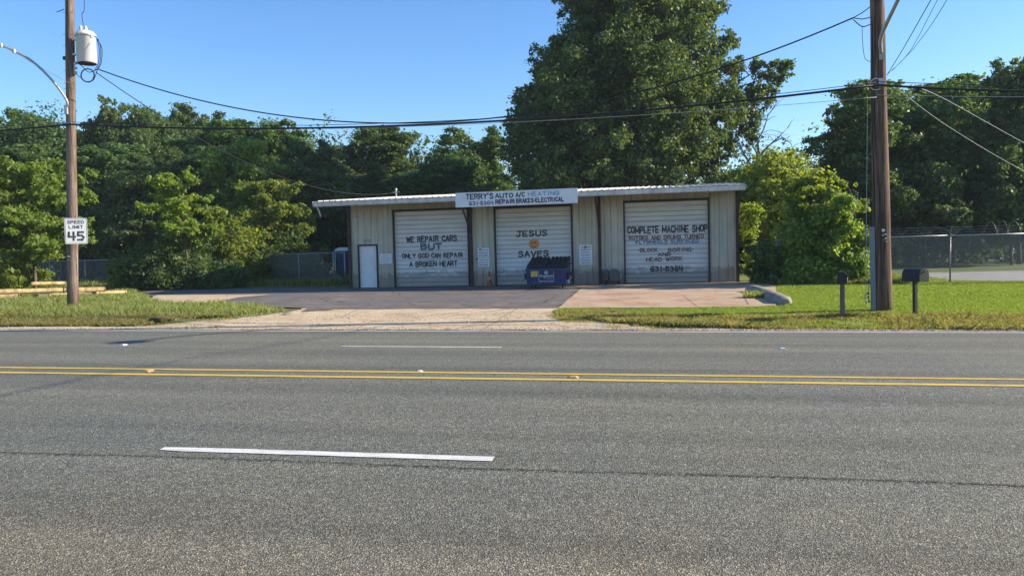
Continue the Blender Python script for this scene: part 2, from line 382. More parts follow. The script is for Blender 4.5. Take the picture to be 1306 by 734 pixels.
# ------------------------------------------------------------------ ground sheets
def axis(lo, hi, fine_lo, fine_hi, step):
    a = list(np.arange(fine_lo, fine_hi + 1e-6, step)); s = step; v = fine_hi
    while v < hi: s *= 1.5; v += s; a.append(min(v, hi))
    s = step; v = fine_lo
    while v > lo: s *= 1.5; v -= s; a.insert(0, max(v, lo))
    return np.array(a)
xs = axis(-1500, 1500, -60, 40, 1.0); ys = axis(-300, 2500, -6, 70, .5)
XX, YY = np.meshgrid(xs, ys); ZZ = hgt(XX, YY) - .03
inroad = (YY > 1.0) & (YY < 16.6); ZZ = ZZ - .05 * inroad
V = np.stack([XX.ravel(), YY.ravel(), ZZ.ravel()], 1); nx = len(xs)
I, J = np.meshgrid(np.arange(nx - 1), np.arange(len(ys) - 1)); A = (J * nx + I).ravel()
link('ground', npmesh('ground', V, np.stack([A, A + 1, A + 1 + nx, A + nx], 1), M_GROUND, True))['kind'] = 'structure'

def sheet(name, poly, m, off, wob=.0, step=1.0):
    """polygon sheet following the terrain"""
    pts = []
    n = len(poly)
    for i in range(n):
        a = np.array(poly[i][:2]); b = np.array(poly[(i + 1) % n][:2]); L = np.linalg.norm(b - a)
        k = max(1, int(L / .35)) if wob > 0 else 1
        for j in range(k):
            p = a + (b - a) * j / k
            if wob > 0 and j > 0: p = p + RNG.normal(0, wob, 2)
            pts.append((p[0], p[1], 0))
    bm = bmesh.new(); vs = [bm.verts.new(p) for p in pts]; bm.faces.new(vs)
    P = np.array(pts)
    for ax in (0, 1):
        st = step if ax == 0 else .5
        lo, hi = math.ceil(P[:, ax].min() / st), math.floor(P[:, ax].max() / st)
        if ax == 0 and hi - lo > 120: st *= 4; lo, hi = math.ceil(P[:, ax].min() / st), math.floor(P[:, ax].max() / st)
        for q in range(lo, hi + 1):
            co = [0, 0, 0]; no = [0, 0, 0]; co[ax] = q * st; no[ax] = 1
            bmesh.ops.bisect_plane(bm, geom=bm.verts[:] + bm.edges[:] + bm.faces[:], plane_co=co, plane_no=no, dist=1e-5)
    for v in bm.verts: v.co.z = float(hgt(v.co.x, v.co.y)) + off
    bmesh.ops.recalc_face_normals(bm, faces=bm.faces)
    if sum(f.normal.z for f in bm.faces) < 0: bmesh.ops.reverse_faces(bm, faces=bm.faces)
    me = bpy.data.meshes.new(name); bm.to_mesh(me); bm.free(); me.materials.append(m)
    for p in me.polygons: p.use_smooth = True
    o = link(name, me); o['kind'] = 'structure'; return o
def strip(name, x0, x1, y0, y1, m, off, ragged=0.0, parent=None, taper=0.0):
    n = max(2, int((x1 - x0) / .25)) if x1 - x0 < 60 else int((x1 - x0) / 1.0)
    mb = MB(); top = []; bot = []
    for i in range(n + 1):
        x = x0 + (x1 - x0) * i / n
        e0 = random.uniform(-1, 1) * ragged; e1 = random.uniform(-1, 1) * ragged
        if taper and i == 0: e0 += (y1 - y0) * .2; e1 -= (y1 - y0) * .2
        for lst, y in ((bot, y0 + e0), (top, y1 + e1)):
            lst.append((x, y, float(hgt(x, y)) + off))
    vs = bot + top; fs = [(i, i + 1, n + 2 + i, n + 1 + i) for i in range(n)]
    mb.add(vs, fs); o = mb.build(name, m, parent); return o

# road
rp = [(-400, 1.2), (400, 1.2), (400, 16.42), (-400, 16.42)]
rx = np.concatenate([np.arange(-400, -40, 8.), np.arange(-40, 40, 1.), np.arange(40, 401, 8.)]); ry = np.concatenate([[1.2], np.arange(1.5, 16.4, .5), [16.42]])
XR, YR = np.meshgrid(rx, ry); ZR = hgt(XR, YR); nxr = len(rx)
I, J = np.meshgrid(np.arange(nxr - 1), np.arange(len(ry) - 1)); A = (J * nxr + I).ravel()
link('road', npmesh('road', np.stack([XR.ravel(), YR.ravel(), ZR.ravel()], 1), np.stack([A, A + 1, A + 1 + nxr, A + nxr], 1), M_ROAD, True))['kind'] = 'structure'
def struct(o): o['kind'] = 'structure'; return o
struct(strip('edge_line', -120, 120, 16.03, 16.14, M_WHITE, .006, .008))
struct(strip('edge_line', -120, 120, 2.25, 2.36, M_WHITE, .006, .008))
struct(strip('yellow_line', -120, 120, 9.71, 9.82, M_YELLOW, .006, .006))
struct(strip('yellow_line', -120, 120, 9.27, 9.38, M_YELLOW, .006, .006))
for k in range(-4, 5):
    struct(strip('lane_dash', -4.13 + 12.2 * k, -1.22 + 12.2 * k, 5.87, 5.99, M_WHITE, .006, .004, taper=1))
    struct(strip('lane_dash', -5.37 + 12.2 * k, -2.46 + 12.2 * k, 12.88, 12.98, M_WHITE, .006, .004, taper=1))
# longitudinal paving joint, broken and ragged
mb = MB(); x = -30.0
while x < 30:
    L = random.uniform(.08, .5); wd = random.uniform(.0015, .006); y = 5.70 + .018 * math.sin(x * 1.3) + random.uniform(-.008, .008)
    k = 5
    for i in range(k):
        xa, xb = x + L * i / k, x + L * (i + 1) / k; ya, yb = y + random.uniform(-.006, .006), y + random.uniform(-.006, .006)
        mb.add([(xa, ya - wd, hgt(xa, ya) + .005), (xb, yb - wd, hgt(xb, yb) + .005), (xb, yb + wd, hgt(xb, yb) + .005), (xa, ya + wd, hgt(xa, ya) + .005)], [(0, 1, 2, 3)])
    x += L + random.uniform(-.06, .03)
for _ in range(3800):
    x = random.uniform(-12, 7); y = 5.70 + .018 * math.sin(x * 1.3) + random.gauss(-.015, .022); q = random.uniform(.003, .009)
    mb.add([(x - q * 1.6, y - q, hgt(x, y) + .0055), (x + q, y - q * .6, hgt(x, y) + .0055), (x + q * .5, y + q, hgt(x, y) + .0055)], [(0, 1, 2)])
o = mb.build('paving_joint', M_DARKSEAM); o['kind'] = 'structure'

# loose gravel and grit along the road edge and on the apron
gm = MB(); r_g = random.Random(21)
for _ in range(5200):
    if r_g.random() < .6: x, y = r_g.uniform(-18, 9), 16.45 + abs(r_g.gauss(0, .25))
    else: x, y = r_g.uniform(-11, 0), r_g.uniform(16.6, 21)
    q = r_g.uniform(.008, .024); z = float(hgt(x, y)) + .003; a = r_g.uniform(0, 6.28)
    p3 = [(x + q * math.cos(a + k * 2.09), y + q * math.sin(a + k * 2.09), z) for k in range(3)]
    gm.add(p3 + [(x, y, z + q * 1.1)], [(0, 1, 3), (1, 2, 3), (2, 0, 3)])
go = gm.build('loose_gravel', mat('mixed_grit', (.38, .32, .25), .9, noise=.5, nscale=9)); go['kind'] = 'stuff'; go['label'] = 'loose gravel and grit strewn along the road edge and apron'; go['category'] = 'gravel'
# shoulder dirt, apron, pads
def gpoly(px): return [gp(*p)[:2] for p in px]
SHO = [(-300, 16.40)] + [(x, 16.40) for x in range(-60, 60, 2)] + [(300, 16.40), (300, 17.0)] + [(x, 16.95 + .12 * math.sin(x * .9)) for x in range(58, -60, -2)] + [(-300, 16.9)]
sheet('sandy_shoulder', SHO, M_DIRT, -.008, 0, 4)
APR = gpoly([(-60, 419.5), (-60, 416.8), (60, 416.5), (180, 416), (235, 411.5), (300, 406.5), (350, 400), (374, 396.5), (392, 391), (720, 391.5), (705, 397), (710, 403), (780, 412), (850, 421)])
sheet('concrete_apron', APR, M_APRON, .004, .07)
DRV = gpoly([(262, 388.5), (330, 390), (395, 393.2), (550, 394), (712, 393.2), (744, 366)]) + [(1.5, 35.6), (-14.0, 35.95), (-30, 40.5)] + gpoly([(185, 370.5), (186, 377)])
sheet('asphalt_driveway', DRV, M_DRIVE, .010, .06)
PAD = gpoly([(712, 393.0), (964, 391.5), (990, 389.5)]) + [(4.95, 31.0), (5.0, 34.2), (4.1, 35.25), (-4.4, 35.6)] + gpoly([(744, 366)])
sheet('concrete_pad', PAD, M_PAD, .017, .01)
DP = gpoly([(186, 386), (262, 388.2), (300, 380), (345, 375.8), (200, 376.5)])
sheet('pale_patch', DP, M_APRON, .018, .03)
GRV = gpoly([(1215, 357.5), (1450, 362)]) + [(60, 36), (60, 46), (13, 42)]
sheet('gravel_lot', GRV, M_GRAVEL, .006, .1)
sheet('asphalt_patch', gpoly([(384, 398), (420, 396), (432, 393.5), (392, 393.6)]), M_DRIVE, .022, .02)

for k, (pa, pb) in enumerate((((20, 413), (70, 415.5)), ((110, 409), (160, 412)), ((1060, 411), (1120, 414)), ((1190, 413.5), (1290, 417)), ((1168, 403), (1196, 405)), ((900, 414), (960, 416.5)))):
    a_, b_ = gp(*pa), gp(*pb); cx_, cy_ = (a_[0] + b_[0]) / 2, (a_[1] + b_[1]) / 2; rx_, ry_ = abs(b_[0] - a_[0]) / 2 + .1, abs(b_[1] - a_[1]) / 2 + .1
    sheet('bare_soil', [(cx_ + rx_ * math.cos(t_) * random.uniform(.7, 1.2), cy_ + ry_ * math.sin(t_) * random.uniform(.7, 1.2)) for t_ in np.linspace(0, 6.28, 12, endpoint=False)], M_DIRT, .006 + .002 * k, .03)
# ------------------------------------------------------------------ foliage builders
def leaves(cent, rad, n, size, seed, sq=.75, shell=.4, droop=.0, elong=1.5):
    r = np.random.default_rng(seed); cent = np.asarray(cent); rad = np.asarray(rad)
    p = rad ** 2 / (rad ** 2).sum(); k = r.choice(len(cent), n, p=p)
    d = r.normal(size=(n, 3)); d /= np.linalg.norm(d, axis=1)[:, None]
    u = r.random(n) ** shell * (1 + .42 * np.abs(r.normal(size=n)))
    K = len(cent); ax = r.normal(size=(K, 3)) * [1, 1, .6]; ax /= np.linalg.norm(ax, axis=1)[:, None]; st = r.uniform(.0, .9, K)
    off = d * (rad[k] * u)[:, None] * np.array([1, 1, sq]) * (1 - .25 * st[k])[:, None]
    off += ax[k] * ((off * ax[k]).sum(1) * st[k] * 1.3)[:, None]
    P = cent[k] + off
    nr = d * .55 + r.normal(size=(n, 3)) * .55 + np.array([0, 0, .35]); nr /= np.linalg.norm(nr, axis=1)[:, None]
    a = np.cross(nr, r.normal(size=(n, 3))); a /= np.linalg.norm(a, axis=1)[:, None] + 1e-9; b = np.cross(nr, a)
    s = size * r.lognormal(0, .3, n); s = np.clip(s, size * .45, size * 1.9)
    A = a * (s * .5 * elong ** .5)[:, None]; B = b * (s * .5 / elong ** .5)[:, None]; bend = nr * (s * .12)[:, None]
    Vv = np.stack([P - A, P - B * .9 + bend, P + A, P + B * .9 + bend], 1).reshape(-1, 3)
    F = np.arange(4 * n).reshape(n, 4); return Vv, F
def crown_pts(seed, rx, z0, z1, nl=14, ns=9, lobe=.42, sub=.45, taper=.15, sparse=0):
    """lobes over an ellipsoid, each broken into smaller clumps"""
    r = np.random.default_rng(seed); C = []; R = []; lobes = []
    hz = (z1 - z0) / 2; cz = (z1 + z0) / 2
    ns = int(ns * 1.7); sub = sub * .85
    for i in range(nl):
        t = (i + .5) / nl; zz = -1 + 2 * t; a = i * 2.399 + r.normal(0, .3); q = math.sqrt(max(0, 1 - zz * zz)) * (1 - taper * zz)
        L = np.array([q * math.cos(a), q * math.sin(a), zz]) * r.uniform(.45, .92)
        c = np.array([L[0] * rx, L[1] * rx, cz + L[2] * hz]); lr = lobe * min(rx, hz) * r.uniform(.55, 1.3)
        lobes.append(c)
        for j in range(ns):
            d = r.normal(size=3); d /= np.linalg.norm(d); d[2] = d[2] * .8
            C.append(c + d * lr * r.uniform(.35, 1.3)); R.append(lr * sub * r.uniform(.35, 1.1))
    for j in range(max(2, nl // 3)):
        d = r.normal(size=3); C.append(np.array([d[0] * rx * .25, d[1] * rx * .25, cz + d[2] * hz * .25])); R.append(min(rx, hz) * .4)
    return np.array(C), np.array(R), lobes
def trunk_mb(h, r, lobes, seed, lean=(0, 0), first=.25):
    rr = random.Random(seed); mb = MB(); n = 7; pts = []; rad = []
    for i in range(n + 1):
        t = i / n; pts.append((lean[0] * t * t + rr.uniform(-.06, .06) * h * .08, lean[1] * t + rr.uniform(-.06, .06) * h * .08, h * t)); rad.append(r * (1 - .75 * t) * (1.25 if i == 0 else 1))
    pts[0] = (0, 0, -.1); mb.tube(pts, rad, 9)
    for L in lobes:
        t = max(first, min(.9, (L[2] / h) * rr.uniform(.45, .75))); k = min(n - 1, int(t * n)); a = Vector(pts[k]).lerp(Vector(pts[k + 1]), t * n - k); b = Vector([float(c) for c in L])
        m1 = a.lerp(b, .35) + Vector((0, 0, -.02 * h)); m2 = a.lerp(b, .7) + Vector((rr.uniform(-.2, .2), rr.uniform(-.2, .2), rr.uniform(0, .3)))
        r0_ = r * .42 * (1 - t * .6); mb.tube([a, m1, m2, b], [r0_, r0_ * .7, r0_ * .45, r0_ * .15], 6)
        for _ in range(3):
            c = m2.lerp(b, rr.random()); e = c + Vector((rr.uniform(-1, 1), rr.uniform(-1, 1), rr.uniform(-.2, 1))) * (.09 * h)
            mb.tube([c, c.lerp(e, .5) + Vector((0, 0, .02 * h)), e], [r0_ * .25, r0_ * .15, r0_ * .05], 4)
    return mb
def make_tree(name, label, cat, loc, h, rx, zb, leafm, n, size, seed, nl=14, ns=9, group=None, lobe=.42, trunk_r=None, taper=.15, sq=.75, sub=.45, shell=.4, rot=0.0, bark=None, lean=(0, 0), extra=None):
    t = thing(name, label, cat, loc, rot, group)
    if zb <= .3:
        zb = -.3 * h; re_ = np.random.default_rng(seed + 9); ne = 70; ae = re_.uniform(0, 6.28, ne); qe = rx * .85 * np.sqrt(re_.random(ne))
        extra = (np.stack([qe * np.cos(ae), qe * np.sin(ae), h * re_.uniform(0.02, .55, ne)], 1), rx * re_.uniform(.12, .24, ne))
    C, R, lobes = crown_pts(seed, rx, zb, h, nl, ns, lobe, sub, taper)
    if lean != (0, 0):
        f_ = np.clip(C[:, 2] / h, 0, 1); C[:, 0] += lean[0] * f_; C[:, 1] += lean[1] * f_
    if extra is not None: C = np.vstack([C, extra[0]]); R = np.concatenate([R, extra[1]])
    Vv, F = leaves(C, R, n, size, seed + 1, sq, shell)
    ok = Vv.reshape(-1, 4, 3)[:, :, 2].min(1) > -.02; Vv = Vv.reshape(-1, 4, 3)[ok].reshape(-1, 3); F = F[:int(ok.sum())]
    lobes = [q for q in lobes if q[2] > .1 * h]
    link('crown', npmesh('crown', Vv, F, leafm), t)
    trunk_mb(h * .85, trunk_r or h * .012, lobes, seed + 2, lean).build('trunk', bark or M_BARK, t, smooth=True)
    return t
def make_airy(name, label, cat, loc, h, rx, m, n, size, seed, nb=18, z0=.12, upw=.55, group=None, cr=.30, lean=(0, 0)):
    t = thing(name, label, cat, loc, 0, group); r = np.random.default_rng(seed); C = []; R = []; mb = MB()
    axis_ = lambda q: np.array([lean[0] * q * q + .12 * math.sin(q * 5), lean[1] * q * q + .1 * math.cos(q * 4) - .1, h * q]); tr = .03 + h * .010
    mb.tube([axis_(q) for q in np.linspace(0, .97, 9)], [tr * (1 - .9 * q) for q in np.linspace(0, 1, 9)], 8)
    for i in range(nb):
        q = z0 + (.97 - z0) * (i + r.uniform(0, 1)) / nb; a = i * 2.4 + r.normal(0, .35); prof = math.sin(math.pi * min(1, (1.03 - q) ** .8)) ** .55 if q > .4 else 1
        L = rx * prof * r.uniform(.6, 1.15) * (1.05 - .25 * q); s0 = axis_(q); d = np.array([math.cos(a), math.sin(a), upw * r.uniform(.2, 1.3)])
        pts = [s0 + d * L * u + np.array([0, 0, -.22 * L * u * u]) for u in np.linspace(0, 1, 6)]; mb.tube(pts, [tr * .38 * (1 - .85 * u) + .004 for u in np.linspace(0, 1, 6)], 5)
        for u in np.linspace(.25, 1.08, max(4, int(L / .22))):
            p = s0 + d * L * u + np.array([0, 0, -.22 * L * u * u])
            for _ in range(2): C.append(p + r.normal(0, cr * .75, 3) * [1, 1, .6]); R.append(cr * r.uniform(.5, 1.25) * (1.15 - .45 * u))
    for q in np.linspace(.75, 1.0, 6): C.append(axis_(q)); R.append(cr * .6)
    Vv, F = leaves(C, R, n, size, seed + 1, .65, .6); ok = Vv.reshape(-1, 4, 3)[:, :, 2].min(1) > -.02; Vv = Vv.reshape(-1, 4, 3)[ok].reshape(-1, 3)
    link('crown', npmesh('crown', Vv, F[:int(ok.sum())], m), t); mb.build('trunk', M_BARK, t, smooth=True); return t
def tplace(px, D):
    p = at_d(px, 330, D); return float(p[0]), float(p[1]), float(hgt(p[0], p[1])) - .05
def hor(px): return 322 - .025 * (px - 653)
def hof(px, y, D): return (hor(px) - y) * D / FPX + H0

# prototypes placed first, copies after
FOREST = [  # px, top y, D, half width px, kind, label
    (8, 120, 62, 46, 0, 'dark broadleaf tree at the left edge, cut by the frame behind the street light'),
    (58, 122, 66, 36, 1, 'round topped green tree just left of the transformer pole'),
    (118, 142, 68, 30, 2, 'lower pale topped tree directly right of the transformer pole'),
    (160, 116, 64, 34, 0, 'tall green tree under the start of the service wire, right of the transformer'),
    (204, 114, 66, 34, 1, 'tall broad tree with a flat rounded top, highest of the left woods'),
    (256, 124, 70, 36, 3, 'large green tree under the middle of the upper sagging cable on the left'),
    (300, 140, 63, 40, 2, 'wide green tree behind the bright bushes left of the garage'),
    (358, 138, 67, 38, 1, 'tall tree touching the cables, last before the skyline dips'),
    (398, 168, 60, 30, 3, 'mid green tree standing above the left end of the garage roof'),
    (436, 182, 84, 26, 0, 'small bluish green tree in the dip of the skyline left of the garage'),
    (490, 150, 74, 38, 2, 'dark rounded tree above the wire mast on the garage roof'),
    (545, 205, 76, 32, 1, 'low dark tree in the deepest skyline gap above the first garage door'),
    (603, 152, 70, 38, 3, 'dark domed tree touching the left side of the giant oak'),
    (945, 200, 75, 44, 1, 'dark tree low behind the right end of the garage roof'),
    (1032, 205, 84, 38, 3, 'low distant tree seen between the yellow green tree and the right pole'),
    (1160, 92, 56, 62, 0, 'broad dark tree directly right of the big wooden pole'),
    (1225, 84, 58, 52, 2, 'high dark tree above the chain link fence on the right'),
    (1300, 58, 50, 34, 3, 'tallest tree at the right edge of the picture'),
    (1275, 110, 62, 40, 1, 'dark tree with paler leaves behind the right edge fence post'),
    (1085, 215, 78, 44, 2, 'tree low behind the big wooden pole on its left side'),
]
PROTO = []
mats4 = [M_LEAFD, M_LEAF, M_LEAF, M_LEAFD]
placed = set()
for i, (px, ty, D, hw, kd, lab) in enumerate(FOREST):
    h = hof(px, ty, D) * 1.0; rxm = hw * D / FPX * 1.6
    if kd not in placed:
        placed.add(kd)
        t = make_tree('broadleaf_tree', lab, 'tree', tplace(px, D), h, rxm, h * .12, mats4[kd], 95000, .20, 100 + kd * 10, nl=22, ns=11, lobe=.40, sub=.42, taper=(.1, .25, .0, .3)[kd], group='trees of the woods behind the garage')
        PROTO.append((kd, t, h, rxm))
    else:
        k_, t0, h0, r0m = [p for p in PROTO if p[0] == kd][0]
        copy_tree(t0, lab, tplace(px, D), random.uniform(0, 6.28), (rxm / r0m, rxm / r0m, h / h0))

# middle storey in front of the tall woods
MID = [(78, 178, 56, 40, 1, 'mid height green tree between the transformer pole and the dark hollow'), (142, 168, 57, 44, 2, 'mid height tree left of the tall flat topped one, in front of the woods'),
       (196, 190, 54, 42, 3, 'mid height tree behind the ragged sapling'), (256, 172, 58, 46, 1, 'wide mid height tree right above the sapling tip'), (392, 205, 58, 40, 2, 'mid height tree above the yellow green bush by the gate'),
       (455, 200, 62, 40, 3, 'shadowed mid height tree above the left half of the garage roof'), (520, 202, 64, 44, 1, 'mid height tree above the first door of the garage'), (575, 196, 62, 40, 2, 'mid height tree left of the oak foot above the sign'),
       (20, 170, 57, 44, 2, 'mid height tree at the left frame edge under the thick cable'), (930, 215, 60, 40, 1, 'small tree touching the roof right of the oak foot'), (1140, 150, 54, 40, 3, 'mid height tree directly behind the brown pole'), (1215, 165, 53, 50, 1, 'mid height tree with pale lit leaves right of the brown pole')]
for px, ty, D, hw, kd, lab in MID:
    h = hof(px, ty, D); rxm = hw * D / FPX * 1.5; k_, t0, h0, r0m = [p for p in PROTO if p[0] == kd][0]
    copy_tree(t0, lab, tplace(px, D), random.uniform(0, 6.28), (rxm / r0m, rxm / r0m, h / h0))
# dense woods that read as one mass behind and below them
C = []; R = []
r = np.random.default_rng(5)
for px in np.arange(-420, 1800, 13.0):
    for row, (D, top) in enumerate(((72, 205), (92, 182))):
        if 560 < px < 1000 and row == 0: top_ = 235
        else: top_ = top
        if px > 1080: top_ -= 50
        if -500 < px < 560: top_ -= 10
        D_ = D + r.uniform(-5, 5); X, Y, z = tplace(px + r.uniform(-8, 8), D_)
        h = hof(min(max(px, 0), 1306), top_ + r.uniform(-18, 22), D_)
        for zz in np.arange(.8, h, 1.5):
            for _ in range(2):
                C.append((X + r.normal(0, 1.2), Y + r.normal(0, 1.5), z + zz + r.normal(0, .5))); R.append(r.uniform(.9, 1.9) * (1 if zz < h - 2.5 else .55))
for px in np.concatenate([np.arange(-60, 560, 9.0), np.arange(1095, 1500, 8.0)]):
    D_ = (58 if px < 600 else 55) + r.uniform(-3, 3); X, Y, z = tplace(px, D_)
    for zz in np.arange(.3, r.uniform(3.5, 5.5), .8): C.append((X + r.normal(0, .4), Y + r.normal(0, .8), z + zz)); R.append(r.uniform(.5, 1.0))
Vv, F = leaves(C, R, 420000, .27, 77, .8, .6)
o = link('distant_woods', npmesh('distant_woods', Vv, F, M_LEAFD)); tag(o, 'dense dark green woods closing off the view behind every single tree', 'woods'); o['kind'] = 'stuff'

# the giant oak behind the garage
D = 57
bx, by, bz = tplace(800, D)
sc = D / FPX
C = []; R = []; lob = []
r = np.random.default_rng(31)
def ext(px, y, dz=0): # crown point in the oak's own frame
    p = at_d(px, y, D + dz); return np.array([p[0] - bx, p[1] - by, p[2] - bz])
OAK = [(700, 190, 46), (688, 152, 38), (718, 112, 44), (700, 84, 26), (755, 130, 55), (748, 66, 42), (742, 22, 26), (715, 60, 20), (790, 20, 44), (820, 90, 58), (780, -20, 46), (840, -35, 50), (850, 30, 48), (893, 18, 30),
       (905, 68, 30), (885, 120, 40), (928, 52, 15), (938, 88, 16), (920, 135, 32), (845, 160, 52), (770, 200, 52), (700, 228, 44), (885, 178, 36), (835, 215, 46), (945, 150, 24), (955, 120, 16), (975, 118, 17), (988, 96, 17), (1000, 84, 10), (968, 88, 12), (955, 172, 16), (895, 212, 26), (925, 185, 18), (672, 168, 24), (660, 142, 14), (655, 190, 18), (905, -12, 24), (918, 10, 12), (722, 2, 16), (680, 118, 14)]
for px, y, rr_ in OAK:
    for dz in ((-.55, .55) if rr_ > 30 else (0,)):
        c = ext(px, y, dz * rr_ * sc * 2 + r.uniform(-2, 2)); lr = rr_ * sc
        lob.append(c)
        for j in range(int(12 + rr_ * .9)):
            d = r.normal(size=3); d /= np.linalg.norm(d)
            C.append(c + d * lr * r.uniform(.3, 1.12)); R.append(lr * r.uniform(.08, .24) + .10)
t = thing('giant_oak', 'giant dark oak towering behind the garage, its top cut off by the frame', 'tree', (bx, by, bz))
Vv, F = leaves(C, R, 300000, .19, 32, .8, .5)
link('crown', npmesh('crown', Vv, F, M_LEAF), t)
mb = trunk_mb(17, .62, [lob[i] for i in range(0, len(lob), 2)], 5, (0.5, 0), .12)
mb.build('trunk', M_BARK, t, smooth=True)
# dead branching tree right of the oak
X, Y, z = tplace(962, 56)
t = thing('dead_tree', 'bare grey dead tree with forked branches in the sky gap right of the oak', 'tree', (X, Y, z))
mb = MB(); rr = random.Random(3)
def pxl(px, y, dd=0): p = at_d(px, y, 56 + dd); return Vector((p[0] - X, p[1] - Y, p[2] - z))
mb.tube([(0, 0, 0), pxl(960, 260), pxl(958, 225), pxl(968, 200)], [.26, .22, .18, .13], 8)
def br(pts, r0):
    P = [pxl(*p) for p in pts]; n = len(P); mb.tube(P, [r0 * (1 - .85 * i / (n - 1)) for i in range(n)], 6)
    for _ in range(2 * n):
        k = rr.randrange(n - 1); a = P[k].lerp(P[k + 1], rr.random()); e = a + Vector((rr.uniform(-.9, .9), rr.uniform(-.6, .6), rr.uniform(.1, .9))); mb.tube([a, a.lerp(e, .5) + Vector((0, 0, .1)), e], [r0 * .25, r0 * .16, .008], 4)
br([(968, 200), (978, 188), (992, 176), (1008, 160)], .11); br([(968, 200), (966, 180), (974, 165), (980, 146), (986, 138)], .10)
br([(985, 182), (998, 176), (1008, 182), (1012, 190)], .06); br([(960, 215), (950, 198), (940, 180), (925, 168)], .09); br([(968, 200), (960, 186), (968, 176)], .08)
mb.build('trunk', M_DEAD, t, smooth=True)

def bush(name, label, cat, px, ytop, ybase, D, hw, m, n, size, seed, zb=.1, nl=10, ns=8, **kw):
    x, y, z = tplace(px, D); h = hof(px, ytop, D)
    return make_tree(name, label, cat, (x, y, z), h, hw * D / FPX * 1.25, zb, m, n, size, seed, nl=nl, ns=ns, trunk_r=.04 + h * .008, **kw)
make_airy('roadside_tree', 'pale green young tree overhanging the left fence beside the speed limit pole', 'tree', tplace(42, 38), hof(max(42, 0), 212, 38), 78 * 38 / FPX, M_LEAFL, 34000, 0.14, 301, nb=30, z0=.22)
make_airy('roadside_tree', 'small pale leafy tree at the left edge drooping over the fence', 'tree', tplace(-18, 37), hof(max(-18, 0), 235, 37), 60 * 37 / FPX, M_LEAFL, 22000, 0.14, 305, nb=24, z0=.06)
bush('fence_bush', 'low leafy green bush growing through the left fence under the young tree', 'bush', 14, 326, 372, 39, 30, M_LEAFL, 13000, .12, 306, .0, nl=9)
bush('vine_clump', 'narrow yellow green vine clump climbing the end of the left fence', 'bush', 152, 322, 366, 42, 13, M_LEAFL, 5000, .11, 307, .0, nl=6)
make_airy('sapling', 'tall yellow green sapling with a ragged pointed top above the dark bushes', 'tree', tplace(238, 42), hof(max(238, 0), 224, 42), 44 * 42 / FPX, M_LEAFY, 13000, 0.14, 311, nb=18, z0=.35, upw=.9, cr=.24, lean=(-.5, 0))
bush('large_bush', 'large dark green bush mass at the left end of the driveway', 'bush', 225, 288, 366, 43, 46, M_LEAF, 26000, .14, 312, .0, nl=14)
bush('large_bush', 'rounded pale green bush in the middle of the thicket behind the gate', 'bush', 300, 256, 360, 46, 42, M_LEAFL, 24000, .15, 313, .0, nl=14)
make_airy('large_bush', 'yellow green bush above the chain link gate with a lit right side', 'bush', tplace(352, 50), hof(max(352, 0), 236, 50), 52 * 50 / FPX, M_LEAFL, 32000, 0.16, 314, nb=30, z0=.06, cr=.36)
bush('large_bush', 'dark green bush behind the middle of the gate', 'bush', 372, 300, 362, 47, 38, M_LEAFD, 18000, .14, 315, .0, nl=11)
make_airy('tall_thicket_tree', 'bright green tree rising behind the thicket, above the pale green bush', 'tree', tplace(312, 54), hof(max(312, 0), 186, 54), 62 * 54 / FPX, M_LEAFL, 46000, 0.18, 316, nb=40, z0=.12, cr=.42)
bush('thicket_tree', 'mid green tree in shade behind the left corner of the garage', 'tree', 415, 228, 350, 56, 34, M_LEAFD, 20000, .18, 317, .8, nl=14)
bush('thicket_tree', 'dark tree in deep shade behind the left fence near the sapling', 'tree', 150, 235, 350, 56, 60, M_LEAFD, 30000, .20, 318, .5, nl=16)
bush('corner_bush', 'dark bush filling the foot of the fence beside the blue portable toilet', 'bush', 285, 325, 366, 42, 26, M_LEAFD, 12000, .12, 319, .0, nl=9)
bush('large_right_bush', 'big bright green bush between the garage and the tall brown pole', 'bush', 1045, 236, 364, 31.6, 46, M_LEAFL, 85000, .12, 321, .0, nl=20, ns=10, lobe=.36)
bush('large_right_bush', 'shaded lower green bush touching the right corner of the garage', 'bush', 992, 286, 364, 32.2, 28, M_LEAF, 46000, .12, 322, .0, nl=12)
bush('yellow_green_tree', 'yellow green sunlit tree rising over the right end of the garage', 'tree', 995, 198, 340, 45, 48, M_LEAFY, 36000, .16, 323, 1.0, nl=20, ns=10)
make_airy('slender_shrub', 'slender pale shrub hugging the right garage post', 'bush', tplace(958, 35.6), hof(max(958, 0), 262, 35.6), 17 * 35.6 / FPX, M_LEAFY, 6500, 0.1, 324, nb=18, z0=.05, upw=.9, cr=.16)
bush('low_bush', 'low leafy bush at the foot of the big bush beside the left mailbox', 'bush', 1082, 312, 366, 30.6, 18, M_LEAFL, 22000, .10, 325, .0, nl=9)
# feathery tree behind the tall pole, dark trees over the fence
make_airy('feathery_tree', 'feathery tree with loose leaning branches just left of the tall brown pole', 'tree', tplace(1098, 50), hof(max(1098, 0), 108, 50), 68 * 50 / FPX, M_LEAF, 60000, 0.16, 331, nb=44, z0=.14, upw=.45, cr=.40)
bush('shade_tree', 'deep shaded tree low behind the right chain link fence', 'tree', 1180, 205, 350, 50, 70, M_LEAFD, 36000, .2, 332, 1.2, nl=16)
bush('shade_tree', 'deep shaded tree behind the fence corner post at the right', 'tree', 1290, 215, 350, 49, 60, M_LEAFD, 32000, .2, 333, 1.4, nl=16)
